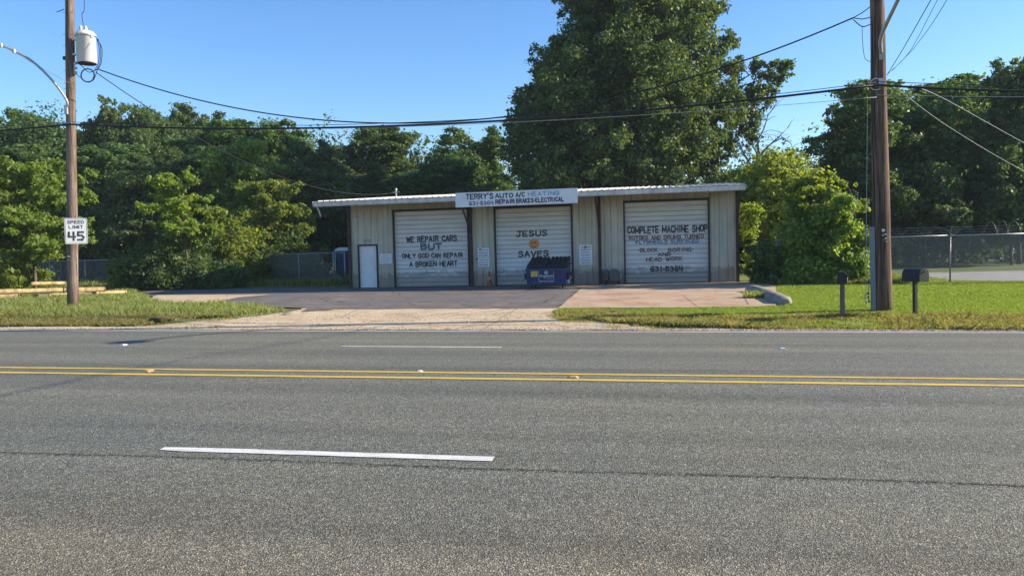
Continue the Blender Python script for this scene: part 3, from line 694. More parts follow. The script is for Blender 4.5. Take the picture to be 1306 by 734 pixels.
# bare twiggy shrub in the big bush
make_airy('leafy_shoots', 'bright ragged young tree whose shoots stick out above the big right bush', 'tree', tplace(1040, 32.6), hof(1040, 226, 32.6), 1.9, M_LEAFY, 15000, .11, 341, nb=24, z0=.45, upw=.9, cr=.2)
X, Y, z = tplace(1068, 31.0)
t = thing('twiggy_shrub', 'bare grey twiggy shrub poking out of the top of the big bright bush', 'bush', (X, Y, z)); mb = MB(); rr = random.Random(8)
for k in range(60):
    a = rr.uniform(0, 6.28); h = rr.uniform(2.2, 3.75); sp = rr.uniform(.1, .9); b = Vector((math.cos(a) * .1, math.sin(a) * .1, 0)); e = Vector((math.cos(a) * sp, math.sin(a) * sp * .6, h)); m_ = b.lerp(e, .5) + Vector((rr.uniform(-.1, .1), 0, 0))
    mb.tube([b, m_, e], [.02, .013, .004], 4)
    for _ in range(7):
        c = m_.lerp(e, rr.random()); f_ = c + Vector((rr.uniform(-.35, .35), rr.uniform(-.3, .3), rr.uniform(.1, .5))); mb.tube([c, f_], [.008, .003], 3)
mb.build('stem', M_DEAD, t)

# ------------------------------------------------------------------ grass
def inpoly(P, poly):
    x, y = P[:, 0], P[:, 1]; c = np.zeros(len(P), bool); n = len(poly)
    for i in range(n):
        x1, y1 = poly[i][:2]; x2, y2 = poly[(i + 1) % n][:2]
        c ^= ((y1 > y) != (y2 > y)) & (x < (x2 - x1) * (y - y1) / (y2 - y1 + 1e-12) + x1)
    return c
def vnoise(P, s, seed):
    r = np.random.default_rng(seed); T = r.random((64, 64)); q = P * s; i = np.floor(q).astype(int); f = q - i; f = f * f * (3 - 2 * f)
    g = lambda a, b: T[(i[:, 0] + a) % 64, (i[:, 1] + b) % 64]
    return (g(0, 0) * (1 - f[:, 0]) + g(1, 0) * f[:, 0]) * (1 - f[:, 1]) + (g(0, 1) * (1 - f[:, 0]) + g(1, 1) * f[:, 0]) * f[:, 1]
def grass(name, poly, n, h, wd, m, seed, label, lean=.4, excl=(), hn=.5, ref=20.0, thin=0.0):
    r = np.random.default_rng(seed); P_ = np.array([p[:2] for p in poly]); lo, hi = P_.min(0), P_.max(0)
    P = lo + r.random((n * 4, 2)) * (hi - lo); k = inpoly(P, poly)
    for e in excl: k &= ~inpoly(P, e)
    k &= r.random(len(P)) < np.clip((ref / np.maximum(P[:, 1], 5)) ** 1.6, 0, 1)
    nz = vnoise(P, .9, seed) * .6 + vnoise(P, 3.1, seed + 1) * .4
    if thin: k &= nz + r.normal(0, .12, len(P)) > thin
    P = P[k][:n]; nz = nz[k][:n]; N = len(P)
    z = hgt(P[:, 0], P[:, 1]) - .03
    H = h * (1 - hn + 2 * hn * nz) * r.uniform(.6, 1.25, N); sc_ = np.maximum(P[:, 1] / 20, .8)
    W = wd * r.uniform(.6, 1.4, N) * sc_
    a = r.uniform(0, math.pi, N); dx, dy = np.cos(a) * W / 2, np.sin(a) * W / 2
    lx, ly = r.normal(0, lean, N) * H, r.normal(0, lean, N) * H
    p = np.stack([P[:, 0], P[:, 1], z], 1); dd = np.stack([dx, dy, 0 * dx], 1)
    mid = p + np.stack([lx * .35, ly * .35, H * .6], 1); tip = p + np.stack([lx, ly, H], 1)
    Vv = np.stack([p - dd, p + dd, mid + dd * .7, tip, mid - dd * .7], 1).reshape(-1, 3)
    F = np.arange(5 * N).reshape(N, 5)
    o = link(name, npmesh(name, Vv, F, m)); tag(o, label, 'grass'); o['kind'] = 'stuff'; return o
padx = [APR, DRV, PAD, DP, GRV]
LEFT = gpoly([(-60, 411), (190, 411), (235, 407.5), (300, 402), (366, 395.5), (330, 391), (250, 388.5), (190, 386), (186, 378), (172, 371)]) + [(-30, 41), (-45, 42), (-45, 30)]
grass('tall_grass', LEFT, 130000, .16, .016, M_TALL, 41, 'tall tufted grass on the verge round the transformer pole', .4, padx, .85, 24, .30)
SH = gpoly([(-60, 416), (180, 415.5), (235, 410), (300, 404), (200, 408), (-60, 407)])
grass('dry_verge_grass', SH, 30000, .10, .016, M_DRY, 42, 'short dry grass along the left road edge', .7, (), .6, 20, .25)
RIGHT = gpoly([(705, 396.5), (712, 403), (780, 411), (960, 417.5), (1400, 420)]) + [(22, 33), (20, 40), (5.1, 40), (5.0, 34), (4.9, 30.8)] + gpoly([(1003, 390), (965, 391.8), (715, 393.5)])
grass('lawn_grass', RIGHT, 330000, .065, .016, M_GRASS, 43, 'bright mown lawn between the road and the right chain link fence', .5, [PAD, DRV, GRV], .4, 19)
RV = gpoly([(712, 398), (712, 403), (780, 412), (960, 419), (1400, 421)]) + [(10.0, 18.9)] + gpoly([(1000, 404), (900, 402), (800, 399)])
EDG = gpoly([(200, 418), (240, 411), (300, 405), (372, 397), (395, 393), (440, 394), (400, 399), (330, 408), (300, 417)])
grass('apron_edge_grass', EDG, 5000, .06, .016, M_DRY, 47, 'sparse dry tufts creeping over the left edge of the sandy apron', .7, (), .6, 20, .62)
ED2 = gpoly([(690, 400), (705, 396), (720, 404), (800, 412), (860, 419), (780, 419), (720, 411)])
grass('apron_edge_grass', ED2, 6000, .06, .016, M_DRY, 48, 'sparse dry tufts creeping over the right edge of the sandy apron', .7, (), .6, 20, .58)
grass('rough_verge_grass', RV, 50000, .11, .018, M_DRY, 44, 'rough straw flecked grass on the bank beside the right road edge', .7, [PAD, DRV], .7, 20, .30)
grass('weeds_along_fence', [(-44, 40.6), (-17, 40.6), (-17, 43.5), (-45, 48)], 26000, .38, .03, M_TALL, 45, 'seedy tall weeds along the foot of the left fence', .3, [DRV], .6, 40)
grass('weeds_on_bush_foot', [(5.2, 31.9), (9.8, 31.0), (9.8, 33.5), (5.2, 34.2)], 9000, .25, .02, M_TALL, 46, 'weeds at the foot of the big right bush', .4, [], .6, 30)

# ------------------------------------------------------------------ garage
BLD = thing('metal_garage', 'long low cream metal garage with three white roll up doors and hand painted slogans', 'garage', B0, BA)
OFFC = -1.88
def door_px(xl, xr, yt, yb):
    s0, z1 = wl(xl, yt, 0); s1, _ = wl(xr, yt, 0); return s0, s1
sL = wl(448, 330)[0]; sR = wl(940, 330)[0]
DOORS = [(wl(503.5, 320)[0], wl(597, 320)[0], 3.66, 'slogan about repairing cars'), (wl(632.5, 320)[0], wl(729, 320)[0], 3.62, ''), (wl(797.5, 320)[0], wl(903.5, 320)[0], 3.68, '')]
ED = (wl(458.5, 340)[0], wl(481, 340)[0], 2.06)
WT = 4.17
# backing walls (behind panels), sides and rear
DEP = 16.0
mb = MB()
edges = [sL] + [v for a, b, h, _ in DOORS for v in (a, b)] + [sR]
for k in range(0, len(edges), 2):
    a, b = edges[k], edges[k + 1]
    if k == 0:
        mb.box(((a + ED[0]) / 2, .10, 2.05), (ED[0] - a, .10, 4.1)); mb.box(((ED[1] + b) / 2, .10, 2.05), (b - ED[1], .10, 4.1)); mb.box(((ED[0] + ED[1]) / 2, .10, (4.1 + ED[2]) / 2), (ED[1] - ED[0], .098, 4.1 - ED[2]))
    else: mb.box(((a + b) / 2, .10, 2.05), (b - a, .10, 4.1))
for a, b, h, _ in DOORS: mb.box(((a + b) / 2, .10, (4.1 + h) / 2), (b - a, .098, 4.1 - h))
mb.build('wall', M_WALLB, BLD)
def side(s, nm='wall'):
    m_ = MB(); m_.prism([(s, .16, 0), (s, DEP, 0), (s, DEP, 4.2), (s, 9, 5.0), (s, .16, 4.15)], (0, 0, 0), (.12, 0, 0)); return m_.build(nm, M_WALL, BLD)
side(sL); side(sR - .12)
MB().box(((sL + sR) / 2, DEP + .06, 2.1), (sR - sL, .12, 4.2)).build('wall', M_WALL, BLD)
# front cladding, one ribbed panel per foot
pw = .305
def panel_mesh(z0, z1, wd=pw):
    pr = [(0.004, .045), (0.004, .012), (.030, -.018), (.052, -.018), (.078, .012), (wd * .55, .012), (wd * .57, .004), (wd * .62, .004), (wd * .64, .012), (wd - .004, .012), (wd - .004, .045)]
    m_ = MB(); m_.prism([(x, y, z0) for x, y in pr], (0, 0, 0), (0, 0, z1 - z0)); return m_.mesh('wall_panel', M_WALL)
pcache = {}
def put_panel(s, z0, z1, wd=pw):
    key = (round(z0, 2), round(z1, 2), round(wd, 2))
    if key not in pcache: pcache[key] = panel_mesh(z0, z1, wd)
    link('wall_panel', pcache[key], BLD, (s, random.uniform(-.003, .003), 0))
def fill(a, b, z0, z1):
    n = max(1, round((b - a) / pw)); w_ = (b - a) / n
    for i in range(n): put_panel(a + i * w_, z0, z1, w_)
fill(sL + .06, ED[0] - .05, .02, WT); fill(ED[0] - .05, ED[1] + .05, ED[2] + .07, WT); fill(ED[1] + .05, DOORS[0][0] - .06, .02, WT)
fill(DOORS[0][1] + .06, DOORS[1][0] - .06, .02, WT); fill(DOORS[1][1] + .06, DOORS[2][0] - .06, .02, WT); fill(DOORS[2][1] + .06, sR - .10, .02, WT)
for a, b, h, _ in DOORS: fill(a - .06, b + .06, h + .08, WT)

# ---- painted lettering, drawn as brush strokes
GL = {'A': [[(0, 0), (2, 6), (4, 0)], [(.8, 2), (3.2, 2)]], 'B': [[(0, 0), (0, 6), (2.8, 5.8), (3.5, 4.8), (2.8, 3.3), (0, 3.1)], [(2.8, 3.2), (3.8, 2), (3.2, .3), (0, 0)]],
 'C': [[(3.8, 4.9), (2.8, 6), (1, 5.7), (.1, 4), (.1, 2), (1, .3), (2.8, 0), (3.8, 1.1)]], 'D': [[(0, 0), (0, 6), (2.4, 5.8), (3.8, 4), (3.8, 2), (2.4, .2), (0, 0)]],
 'E': [[(3.5, 6), (0, 6), (0, 0), (3.6, 0)], [(0, 3.1), (2.8, 3.1)]], 'F': [[(3.6, 6), (0, 6), (0, 0)], [(0, 3.1), (2.8, 3.1)]],
 'G': [[(3.8, 4.9), (2.8, 6), (1, 5.7), (.1, 4), (.1, 2), (1, .3), (2.8, 0), (3.8, 1), (3.8, 2.6), (2.2, 2.6)]], 'H': [[(0, 0), (0, 6)], [(4, 0), (4, 6)], [(0, 3.1), (4, 3.1)]],
 'I': [[(1, 0), (1, 6)]], 'J': [[(.6, 6), (4, 6)], [(2.6, 6), (2.6, 1), (1.6, 0), (.4, .3), (0, 1.4)]], 'K': [[(0, 0), (0, 6)], [(3.6, 6), (.2, 2.8), (3.9, 0)]],
 'L': [[(0, 6), (0, 0), (3.4, 0)]], 'M': [[(0, 0), (0, 6), (2.7, 1.2), (5.4, 6), (5.4, 0)]], 'N': [[(0, 0), (0, 6), (4, 0), (4, 6)]],
 'O': [[(2, 6), (.4, 5), (0, 3), (.4, 1), (2, 0), (3.6, 1), (4, 3), (3.6, 5), (2, 6)]], 'P': [[(0, 0), (0, 6), (2.8, 5.9), (3.7, 4.6), (2.8, 3), (0, 2.8)]],
 'R': [[(0, 0), (0, 6), (2.8, 5.9), (3.7, 4.6), (2.8, 3.1), (0, 2.9)], [(1.8, 3), (3.9, 0)]], 'S': [[(3.6, 5.1), (2.4, 6), (.8, 5.8), (.2, 4.6), (1, 3.5), (3, 2.7), (3.8, 1.5), (2.8, .2), (1, 0), (0, 1)]],
 'T': [[(0, 6), (4, 6)], [(2, 6), (2, 0)]], 'U': [[(0, 6), (0, 1.4), (1.2, 0), (2.8, 0), (4, 1.4), (4, 6)]], 'V': [[(0, 6), (2, 0), (4, 6)]], 'W': [[(0, 6), (1.2, 0), (2.5, 4.6), (3.8, 0), (5, 6)]],
 'Y': [[(0, 6), (2, 3.1), (4, 6)], [(2, 3.1), (2, 0)]], '1': [[(.5, 5), (1.4, 6), (1.4, 0)]], '2': [[(.2, 4.8), (1.4, 6), (3, 5.8), (3.6, 4.5), (0, 0), (3.8, 0)]],
 '3': [[(.2, 5.4), (1.6, 6), (3.2, 5.3), (3, 3.8), (1.4, 3.2)], [(1.4, 3.2), (3.2, 2.7), (3.6, 1.2), (2, 0), (.1, .7)]], '4': [[(3, 0), (3, 6)], [(0.2, 6), (0, 2.6), (4, 2.6)]],
 '5': [[(3.5, 6), (.4, 6), (.2, 3.5), (2.4, 3.7), (3.7, 2.2), (2.8, .2), (0, .3)]],
 '6': [[(3.4, 5.6), (1.8, 6), (.3, 4.4), (.1, 1.6), (1.6, 0), (3.5, .6), (3.6, 2.6), (1.6, 2.9)]], '8': [[(2, 3.2), (.4, 4.3), (.8, 5.7), (2.8, 5.8), (3.5, 4.6), (2, 3.2), (.1, 1.8), (.8, .2), (3, .1), (3.9, 1.7), (2, 3.2)]],
 '7': [[(0, 6), (3.8, 6), (1.4, 0)]], '0': [[(2, 6), (.4, 5), (0, 3), (.4, 1), (2, 0), (3.6, 1), (4, 3), (3.6, 5), (2, 6)]],
 "'": [[(.6, 6.3), (.4, 4.8)]], '/': [[(0, -.3), (2.4, 6.3)]], '-': [[(0, 3), (1.8, 3)]], '.': [[(.3, 3), (.9, 3)]], ':': [[(.4, 1.2), (.4, 1.9)], [(.4, 4), (.4, 4.7)]]}
GW = {'I': 2, '1': 2.4, "'": 1.2, '/': 2.6, '-': 1.9, '.': 1.2, ':': 1, ' ': 2.6, 'M': 5.5, 'W': 5}
def lettering(text, s0, s1, zc, h, y, m, parent, wt=.13, seed=0, name='lettering', jit=.12, gap=1.5):
    rr = random.Random(hash(text) % 1000 + seed if False else sum(map(ord, text)) + seed)
    tot = sum(GW.get(c, 4) + gap for c in text) - gap; sx = (s1 - s0) / tot; mb = MB(); x = 0; t = wt * 1.28 * h / 2; sz = (h - 1.6 * t) / 6; z_b = zc - h / 2 + .8 * t; kk = 0
    tx = min(t, sx * .85)
    for c in text:
        a = rr.uniform(-.25, .25) * jit * 6 / 6; dz = rr.uniform(-1, 1) * jit * h * .35; shr = rr.uniform(-.04, .04)
        for st in GL.get(c, []):
            for (x0, z0), (x1, z1) in zip(st[:-1], st[1:]):
                p0 = np.array([s0 + (x + x0 + shr * z0) * sx, z_b + z0 * sz + dz]); p1 = np.array([s0 + (x + x1 + shr * z1) * sx, z_b + z1 * sz + dz])
                d = p1 - p0; L = np.linalg.norm(d) + 1e-9; d = d / L; n_ = np.array([-d[1] * tx, d[0] * t]); e = d * t * .7
                q = [p0 - e - n_, p1 + e - n_, p1 + e + n_, p0 - e + n_]; yy = y - .0005 * (kk % 8); kk += 1
                mb.add([(p[0], yy, p[1]) for p in q], [(0, 1, 2, 3)])
        x += GW.get(c, 4) + gap
    return mb.build(name, m, parent)
def wtext(text, x0, x1, y0, y1, m, parent, ypl, wt=.17, **kw):
    xm = (x0 + x1) / 2
    a = wl(x0, (y0 + y1) / 2, ypl)[0]; b = wl(x1, (y0 + y1) / 2, ypl)[0]; zt = wl(xm, y0, ypl)[1]; zb = wl(xm, y1, ypl)[1]
    return lettering(text, a, b, (zt + zb) / 2, (zt - zb), ypl, m, parent, wt, **kw)

# roll up doors
DY = .10   # door curtain plane inset from cladding
dlabels = ['white roll up door painted WE REPAIR CARS BUT ONLY GOD CAN REPAIR A BROKEN HEART', 'white roll up door painted JESUS SAVES round an orange smiley face', 'white roll up door painted COMPLETE MACHINE SHOP with a list of services']
dobj = []
for (a, b, h, _), lab in zip(DOORS, dlabels):
    fr = MB(); fr.box((a - .03, .02, h / 2), (.06, .16, h)); fr.box((b + .03, .02, h / 2), (.06, .20, h)); fr.box(((a + b) / 2, .02, h + .04), (b - a + .12, .20, .08))
    d = fr.build('garage_door', M_TRIMD, BLD, label=lab); dobj.append(d)
    n = 17; sh = (h - .03) / n
    pr = [(.030, 0), (0, .012), (0, sh - .030), (.012, sh - .012), (.030, sh - .006)]
    sm = MB().prism([(a + .004, y, z) for y, z in pr], (0, 0, 0), (b - a - .008, 0, 0)).mesh('slat', M_DOOR)
    for i in range(n): link('slat', sm, d, (0, DY + random.uniform(-.003, .003), .03 + i * sh))
    MB().box(((a + b) / 2, DY + .02, .018), (b - a - .01, .05, .036)).build('bottom_seal', M_RUB, d)
    MB().box(((a + b) / 2 - 1.2, DY - .02, .10), (.16, .03, .05)).build('door_handle', M_GALV, d)
TP = DY - .006
d = dobj[0]
wtext('WE REPAIR CARS', 518.5, 582.5, 300.5, 308.5, M_BLACK, d, TP); wtext('BUT', 537.5, 562.5, 309.5, 318.5, M_BLUE, d, TP, .22)
wtext('ONLY', 513, 530, 322.8, 329.6, M_BLACK, d, TP); wtext('GOD', 533.5, 547, 322.4, 329.2, M_RED, d, TP, .2); wtext('CAN', 550.5, 561.5, 322.1, 328.9, M_BLACK, d, TP); wtext('REPAIR', 566, 590, 321.6, 328.4, M_BLACK, d, TP)
wtext('A BROKEN HEART', 522.5, 583, 332.6, 339.9, M_BLACK, d, TP); wtext('JOHN 3:16', 539, 557, 346.2, 349.2, M_GREYP, d, TP)
d = dobj[1]
wtext('JESUS', 659, 697.5, 293.5, 301.5, M_BLACK, d, TP, .18); wtext('SAVES', 661.5, 699.5, 319.5, 327.8, M_BLACK, d, TP, .18)
sc_, zc_ = wl(681, 310.8, TP); fm = MB(); n = 28; rad = .245
fm.add([(sc_ + rad * math.cos(6.283 * k / n), TP, zc_ + rad * math.sin(6.283 * k / n)) for k in range(n)], [tuple(range(n))]); face = fm.build('smiley_face', mat('bright_orange_paint', (.68, .33, .09), .6, noise=.2), d)
for sx in (-.085, .06):
    em = MB(); em.add([(sc_ + sx + .028 * math.cos(6.283 * k / 10), TP - .012, zc_ + .06 + .06 * math.sin(6.283 * k / 10)) for k in range(10)], [tuple(range(10))]); em.build('eye', M_TRIMD, d)
em = MB()
arc = [(sc_ + .15 * math.cos(a), zc_ - .0 + .15 * math.sin(a)) for a in np.linspace(math.pi * 1.2, math.pi * 1.8, 8)]
for (x0, z0), (x1, z1) in zip(arc[:-1], arc[1:]): em.add([(x0, TP - .012, z0 - .012), (x1, TP - .012, z1 - .012), (x1, TP - .012, z1 + .012), (x0, TP - .012, z0 + .012)], [(0, 1, 2, 3)])
em.build('mouth', M_TRIMD, d)
d = dobj[2]
wtext('COMPLETE MACHINE SHOP', 800.5, 902, 287.5, 297, M_BLACK, d, TP, .17); wtext('ROTORS AND DRUMS TURNED', 802.5, 897.5, 299.8, 305, M_RED, d, TP, .18)
wtext('FLYWHEELS SURFACED', 811, 891, 305.4, 310.6, M_SKYBLUE, d, TP, .22); wtext('.BLOCK', 814.5, 838.5, 316, 321.4, M_RED, d, TP, .18); wtext('BORING.', 852.5, 884.5, 315.6, 321, M_RED, d, TP, .18)
wtext('AND', 839.5, 855, 321.8, 326.6, M_BLACK, d, TP, .2); wtext('HEAD WORK', 824.5, 870, 327.4, 333, M_RED, d, TP, .18); wtext('631.8364', 830, 871, 339, 346.4, M_BLACK, d, TP, .18)

# entry door
a, b, h = ED
fr = MB(); fr.box((a - .025, .02, h / 2), (.05, .18, h)); fr.box((b + .025, .02, h / 2), (.05, .18, h)); fr.box(((a + b) / 2, .02, h + .03), (b - a + .10, .18, .06))
ed = fr.build('entry_door', M_TRIMD, BLD, label='white walk in door with a small painted orange ball')
MB().box(((a + b) / 2, .07, h / 2), (b - a - .01, .045, h - .02)).build('door_leaf', M_SIGNW, ed)
cs, cz = wl(472.5, 315.8, .045); m_ = MB(); m_.add([(cs + .10 * math.cos(6.283 * k / 20), .044, cz + .10 * math.sin(6.283 * k / 20)) for k in range(20)], [tuple(range(20))]); m_.build('painted_ball', M_ORANGE, ed)
MB().lathe([(.02, 0), (.035, .02), (.03, .05)], (0, 0, 0), 12).build('door_knob', M_GALV, ed).location = (b - .09, .03, h * .45)
ed.children[-1].rotation_euler = (math.pi / 2, 0, 0)
m_ = MB()
for k in range(4): m_.box(((a + b) / 2 - .17 + .11 * k, -.022, 2.32), (.06, .006, .11)); 
m_.build('house_number', M_GREYP, BLD)

# columns, braces, canopy
def column(s, lab=None):
    m_ = MB(); m_.box((s, -.06, 2.02), (.13, .012, 4.04)); m_.box((s, -.13, 2.02), (.13, .012, 4.04)); m_.box((s, -.095, 2.02), (.014, .06, 4.04)); m_.box((s, -.095, .01), (.24, .2, .02))
    return m_.build('column', M_TRIM, BLD)
cols = [sL - .03, wl(600.5, 300, -.1)[0], wl(764.5, 300, -.1)[0], sR + .02]
for s in cols: column(s)
zr = lambda y: 4.03 + (y - OFFC) * .082      # underside of roof
for s in cols[1:]:
    m_ = MB(); m_.tube([(s, -.12, 2.55), (s, OFFC + .12, 3.84)], .045, 6); m_.build('brace', M_TRIM, BLD)
    m_ = MB(); m_.prism([(s - .04, -.12, 4.00), (s + .04, -.12, 4.00), (s + .04, OFFC + .05, 3.87), (s - .04, OFFC + .05, 3.87)], (0, 0, 0), (0, 0, .14)); m_.build('rafter', M_TRIM, BLD)
m_ = MB(); m_.prism([(cols[0] - .04, -.12, 4.00), (cols[0] + .04, -.12, 4.00), (cols[0] + .04, OFFC + .05, 3.87), (cols[0] - .04, OFFC + .05, 3.87)], (0, 0, 0), (0, 0, .14)); m_.build('rafter', M_TRIM, BLD)
eL, eR = wl(400.5, 262, OFFC)[0], wl(950.5, 242, OFFC)[0]
# roof panels
RS = .085
RP = .914; n = int(math.ceil((eR - eL) / RP)); rw = (eR - eL) / n
pr = []
for k in range(3):
    o_ = rw * k / 3; pr += [(o_ + .0 + (.003 if k == 0 else 0), 0), (o_ + .20 * rw, 0), (o_ + .225 * rw, .040), (o_ + .27 * rw, .040), (o_ + .295 * rw, 0)]
pr += [(rw - .003, 0)]
poly = [(x, z + .02) for x, z in pr] + [(rw - .003, 0), (.003, 0)]
for nm, y0, y1, sg in (('front', OFFC - .05, 9.0, 1), ('rear', 9.0, DEP + .5, -1)):
    zz0 = 4.12 if sg == 1 else 4.12 + (9 - OFFC) * RS; dz = (y1 - y0) * RS * sg
    pm = MB().prism([(x, y0, z + zz0) for x, z in poly], (0, 0, 0), (0, y1 - y0, dz)).mesh('roof_panel', M_ROOF)
    for i in range(n): link('roof_panel', pm, BLD, (eL + i * rw, 0, random.uniform(-.002, .002)))
for yy in (-1.2, -.4):
    MB().box(((eL + eR) / 2, yy, 4.05 + (yy - OFFC) * RS), (eR - eL - .1, .05, .10)).build('purlin', M_TRIM, BLD)
m_ = MB(); m_.prism([(eL + .05, OFFC + .02, 4.088), (eL + .05, 0.0, 4.088 + 1.86 * RS), (eL + .05, 0.0, 4.10 + 1.86 * RS), (eL + .05, OFFC + .02, 4.10)], (0, 0, 0), (eR - eL - .1, 0, 0)); m_.build('added_soffit', mat('added_soffit_dark', (.055, .045, .04), .9, noise=.3), BLD)  # dark sheet added under the canopy to cut light bounced onto the upper doors
# fascia, rake trim, gutter piece
m_ = MB(); m_.prism([(eL, OFFC - .07, 3.93), (eL, OFFC - .04, 3.90), (eL, OFFC, 3.90), (eL, OFFC, 4.10), (eL, OFFC - .09, 4.10)], (0, 0, 0), (eR - eL, 0, 0)); m_.build('fascia', M_FASC, BLD)
for s in (eL - .02, eR + .02):
    m_ = MB(); m_.prism([(s, OFFC - .09, 3.95), (s, OFFC - .09, 4.14), (s, 9, 5.07), (s, 9, 4.88)], (0, 0, 0), (.02 * (1 if s > 0 else -1), 0, 0)); m_.build('rake_trim', M_FASC, BLD)
m_ = MB(); m_.tube([(eL + .15, OFFC, 3.9), (eL + .22, OFFC + .05, 3.7), (eL + .28, OFFC + .1, 3.45)], .035, 6); m_.build('downspout', M_FASC, BLD)
# skirt line of dark base
MB().box(((sL + sR) / 2, .03, .012), (sR - sL, .14, .024)).build('base_trim', M_TRIM, BLD)

# things fixed to the garage
def at_b(s, y, z): return B0 + bx_ * s + by_ * y + np.array([0, 0, z])
x0, z0 = wl(581, 265, OFFC - .14); x1, z1 = wl(737, 258.2, OFFC - .14); zt = (wl(581, 246.3, OFFC - .14)[1] + wl(737, 239.3, OFFC - .14)[1]) / 2; zb = (z0 + z1) / 2
SG = thing('shop_sign', 'long white hand lettered sign board on the garage eave above the middle door', 'sign', at_b((x0 + x1) / 2, OFFC - .14, zb), BA)
hwid = (x1 - x0) / 2; hh = zt - zb
for k in range(3):
    w3 = hwid * 2 / 3; MB().box((-hwid + w3 * (k + .5), .02, hh / 2), (w3 - .004, .035, hh)).build('board', M_SIGNW, SG)
m_ = MB()
for s in (-hwid + .4, 0, hwid - .4): m_.box((s, .06, hh / 2), (.05, .04, hh + .1))
m_.build('bracket', M_TRIM, SG)
mid = (x0 + x1) / 2
def stext(t_, xa, xb, fy0, fy1, m, wt=.17, **k):
    a = wl(xa, 252, OFFC - .14)[0] - mid; b = wl(xb, 252, OFFC - .14)[0] - mid
    lettering(t_, a, b, hh * (fy0 + fy1) / 2, hh * (fy1 - fy0), -.001, m, SG, wt, jit=.08, **k)
stext("TERRY'S", 594.5, 629, .50, .90, M_BLACK); stext('AUTO', 632, 654, .52, .86, M_BLACK); stext('A/C', 658, 669, .54, .88, M_BLACK); stext('HEATING', 674, 713, .56, .88, M_PBLUE, .2)
stext('631.8364', 598.5, 629, .09, .38, M_BLUE); stext('REPAIR', 632, 656, .14, .44, M_BLACK, .2); stext('BRAKES.ELECTRICAL', 658.5, 719, .13, .45, M_BLACK, .19)
def notice(label, xa, xb, ya, yb, lines, accent=None, group=None):
    s0, zt_ = wl(xa, ya, -.03); s1, zb_ = wl(xb, yb, -.03); zt_ = wl((xa + xb) / 2, ya, -.03)[1]; zb_ = wl((xa + xb) / 2, yb, -.03)[1]
    t = thing('notice_board', label, 'sign', at_b((s0 + s1) / 2, -.03, zb_), BA, group); w_ = s1 - s0; h_ = zt_ - zb_
    MB().box((0, .006, h_ / 2), (w_, .010, h_)).build('board', M_SIGNW, t)
    m_ = MB(); rr = random.Random(int(xa))
    for k in range(lines):
        z = h_ * (1 - (k + .9) / (lines + .6)); x = -w_ * .42 + rr.uniform(0, .1) * w_; ex = w_ * .42 - rr.uniform(0, .12) * w_
        while x < ex:
            l = rr.uniform(.02, .09); l = min(l, ex - x); m_.add([(x, -.0015, z - .016), (x + l, -.0015, z - .018), (x + l, -.0015, z + .018), (x, -.0015, z + .014)], [(0, 1, 2, 3)]); x += l + .022
    m_.build('faded_lettering', M_GREYP if accent is None else M_TRIMD, t)['kind'] = 'stuff'
    if accent:
        m_ = MB(); m_.add([(accent[0] * w_ - .05, -.002, h_ * .80), (accent[0] * w_ + .05, -.002, h_ * .82), (accent[0] * w_ + .07, -.002, h_ * .93), (accent[0] * w_ - .01, -.002, h_ * .96)], [(0, 1, 2, 3)]); m_.build('emblem', accent[1], t)
notice('wide white notice with faded grey writing just right of the walk in door', 483.5, 500, 323.5, 336, 4)
notice('small white notice above another one, left of the middle door', 609, 624, 316, 327.5, 3, (-.3, M_RED))
notice('small white notice below another one, over the traffic cone', 609.3, 624.5, 328.5, 340, 3, (-.6, M_TRIMD))
notice('tall white notice with a red and blue emblem right of the dumpster', 738.5, 755.5, 312, 337.3, 7, (-.05, M_RED))
# flood light under the eave
s, z = wl(453.5, 277, -.1)
t = thing('wall_light', 'small white flood light high on the wall near the left corner of the garage', 'light', at_b(s, -.03, z), BA)
MB().box((0, .01, 0), (.08, .03, .12)).build('base_plate', M_PWHITE, t); MB().tube([(0, 0, .02), (0, -.10, .03), (0, -.19, -.05)], [.02, .03, .055], 10).build('lamp_head', M_PWHITE, t)
# service mast on the roof
s, z = wl(505, 243, 3.0); _, zb_ = wl(505, 252, 3.0)
t = thing('service_mast', 'short grey service mast with an insulator standing on the garage roof', 'mast', at_b(s, 3.0, 4.5), BA)
MAST = at_b(s, 3.0, z - .1)
MB().tube([(0, 0, -.1), (0, 0, z - 4.5)], .035, 8).build('mast_pipe', M_GALV, t); MB().lathe([(.03, 0), (.07, .03), (.05, .1), (.02, .14)], (0, 0, z - 4.5), 10).build('weather_head', M_GALV, t)
MB().box((0, 0, .35), (.36, .03, .03)).build('crossbar', M_GALV, t)

# ------------------------------------------------------------------ dumpster
p = gp(699, 367.5)
DU = thing('dumpster', 'navy blue steel dumpster with a black lid in front of the middle door', 'dumpster', (p[0], p[1] + .3, p[2] + .01), math.radians(-3))
W2, D2 = .87, .60; zb, zf, zk = .17, .84, 1.06
m_ = MB()
m_.add([(-W2 + .05, -D2 + .1, zb), (W2 - .05, -D2 + .1, zb), (W2 - .05, D2 - .02, zb), (-W2 + .05, D2 - .02, zb), (-W2, -D2, zf), (W2, -D2, zf), (W2, D2, zk), (-W2, D2, zk)], [(0, 3, 2, 1), (4, 5, 6, 7), (0, 1, 5, 4), (1, 2, 6, 5), (2, 3, 7, 6), (3, 0, 4, 7)])
m_.build('body', M_DUMP, DU)
MB().box((0, -D2 - .012, zf - .04), (2 * W2 + .06, .05, .08)).build('rim', M_DUMP, DU); m_ = MB(); m_.box((0, D2 + .012, zk - .04), (2 * W2 + .06, .05, .08))
m_.build('rim', M_DUMP, DU)
for s in (-1, 1): MB().box((s * W2 * .93, -D2 + .03, .48), (.05, .06, .60)).build('corner_rib', M_DUMP, DU)
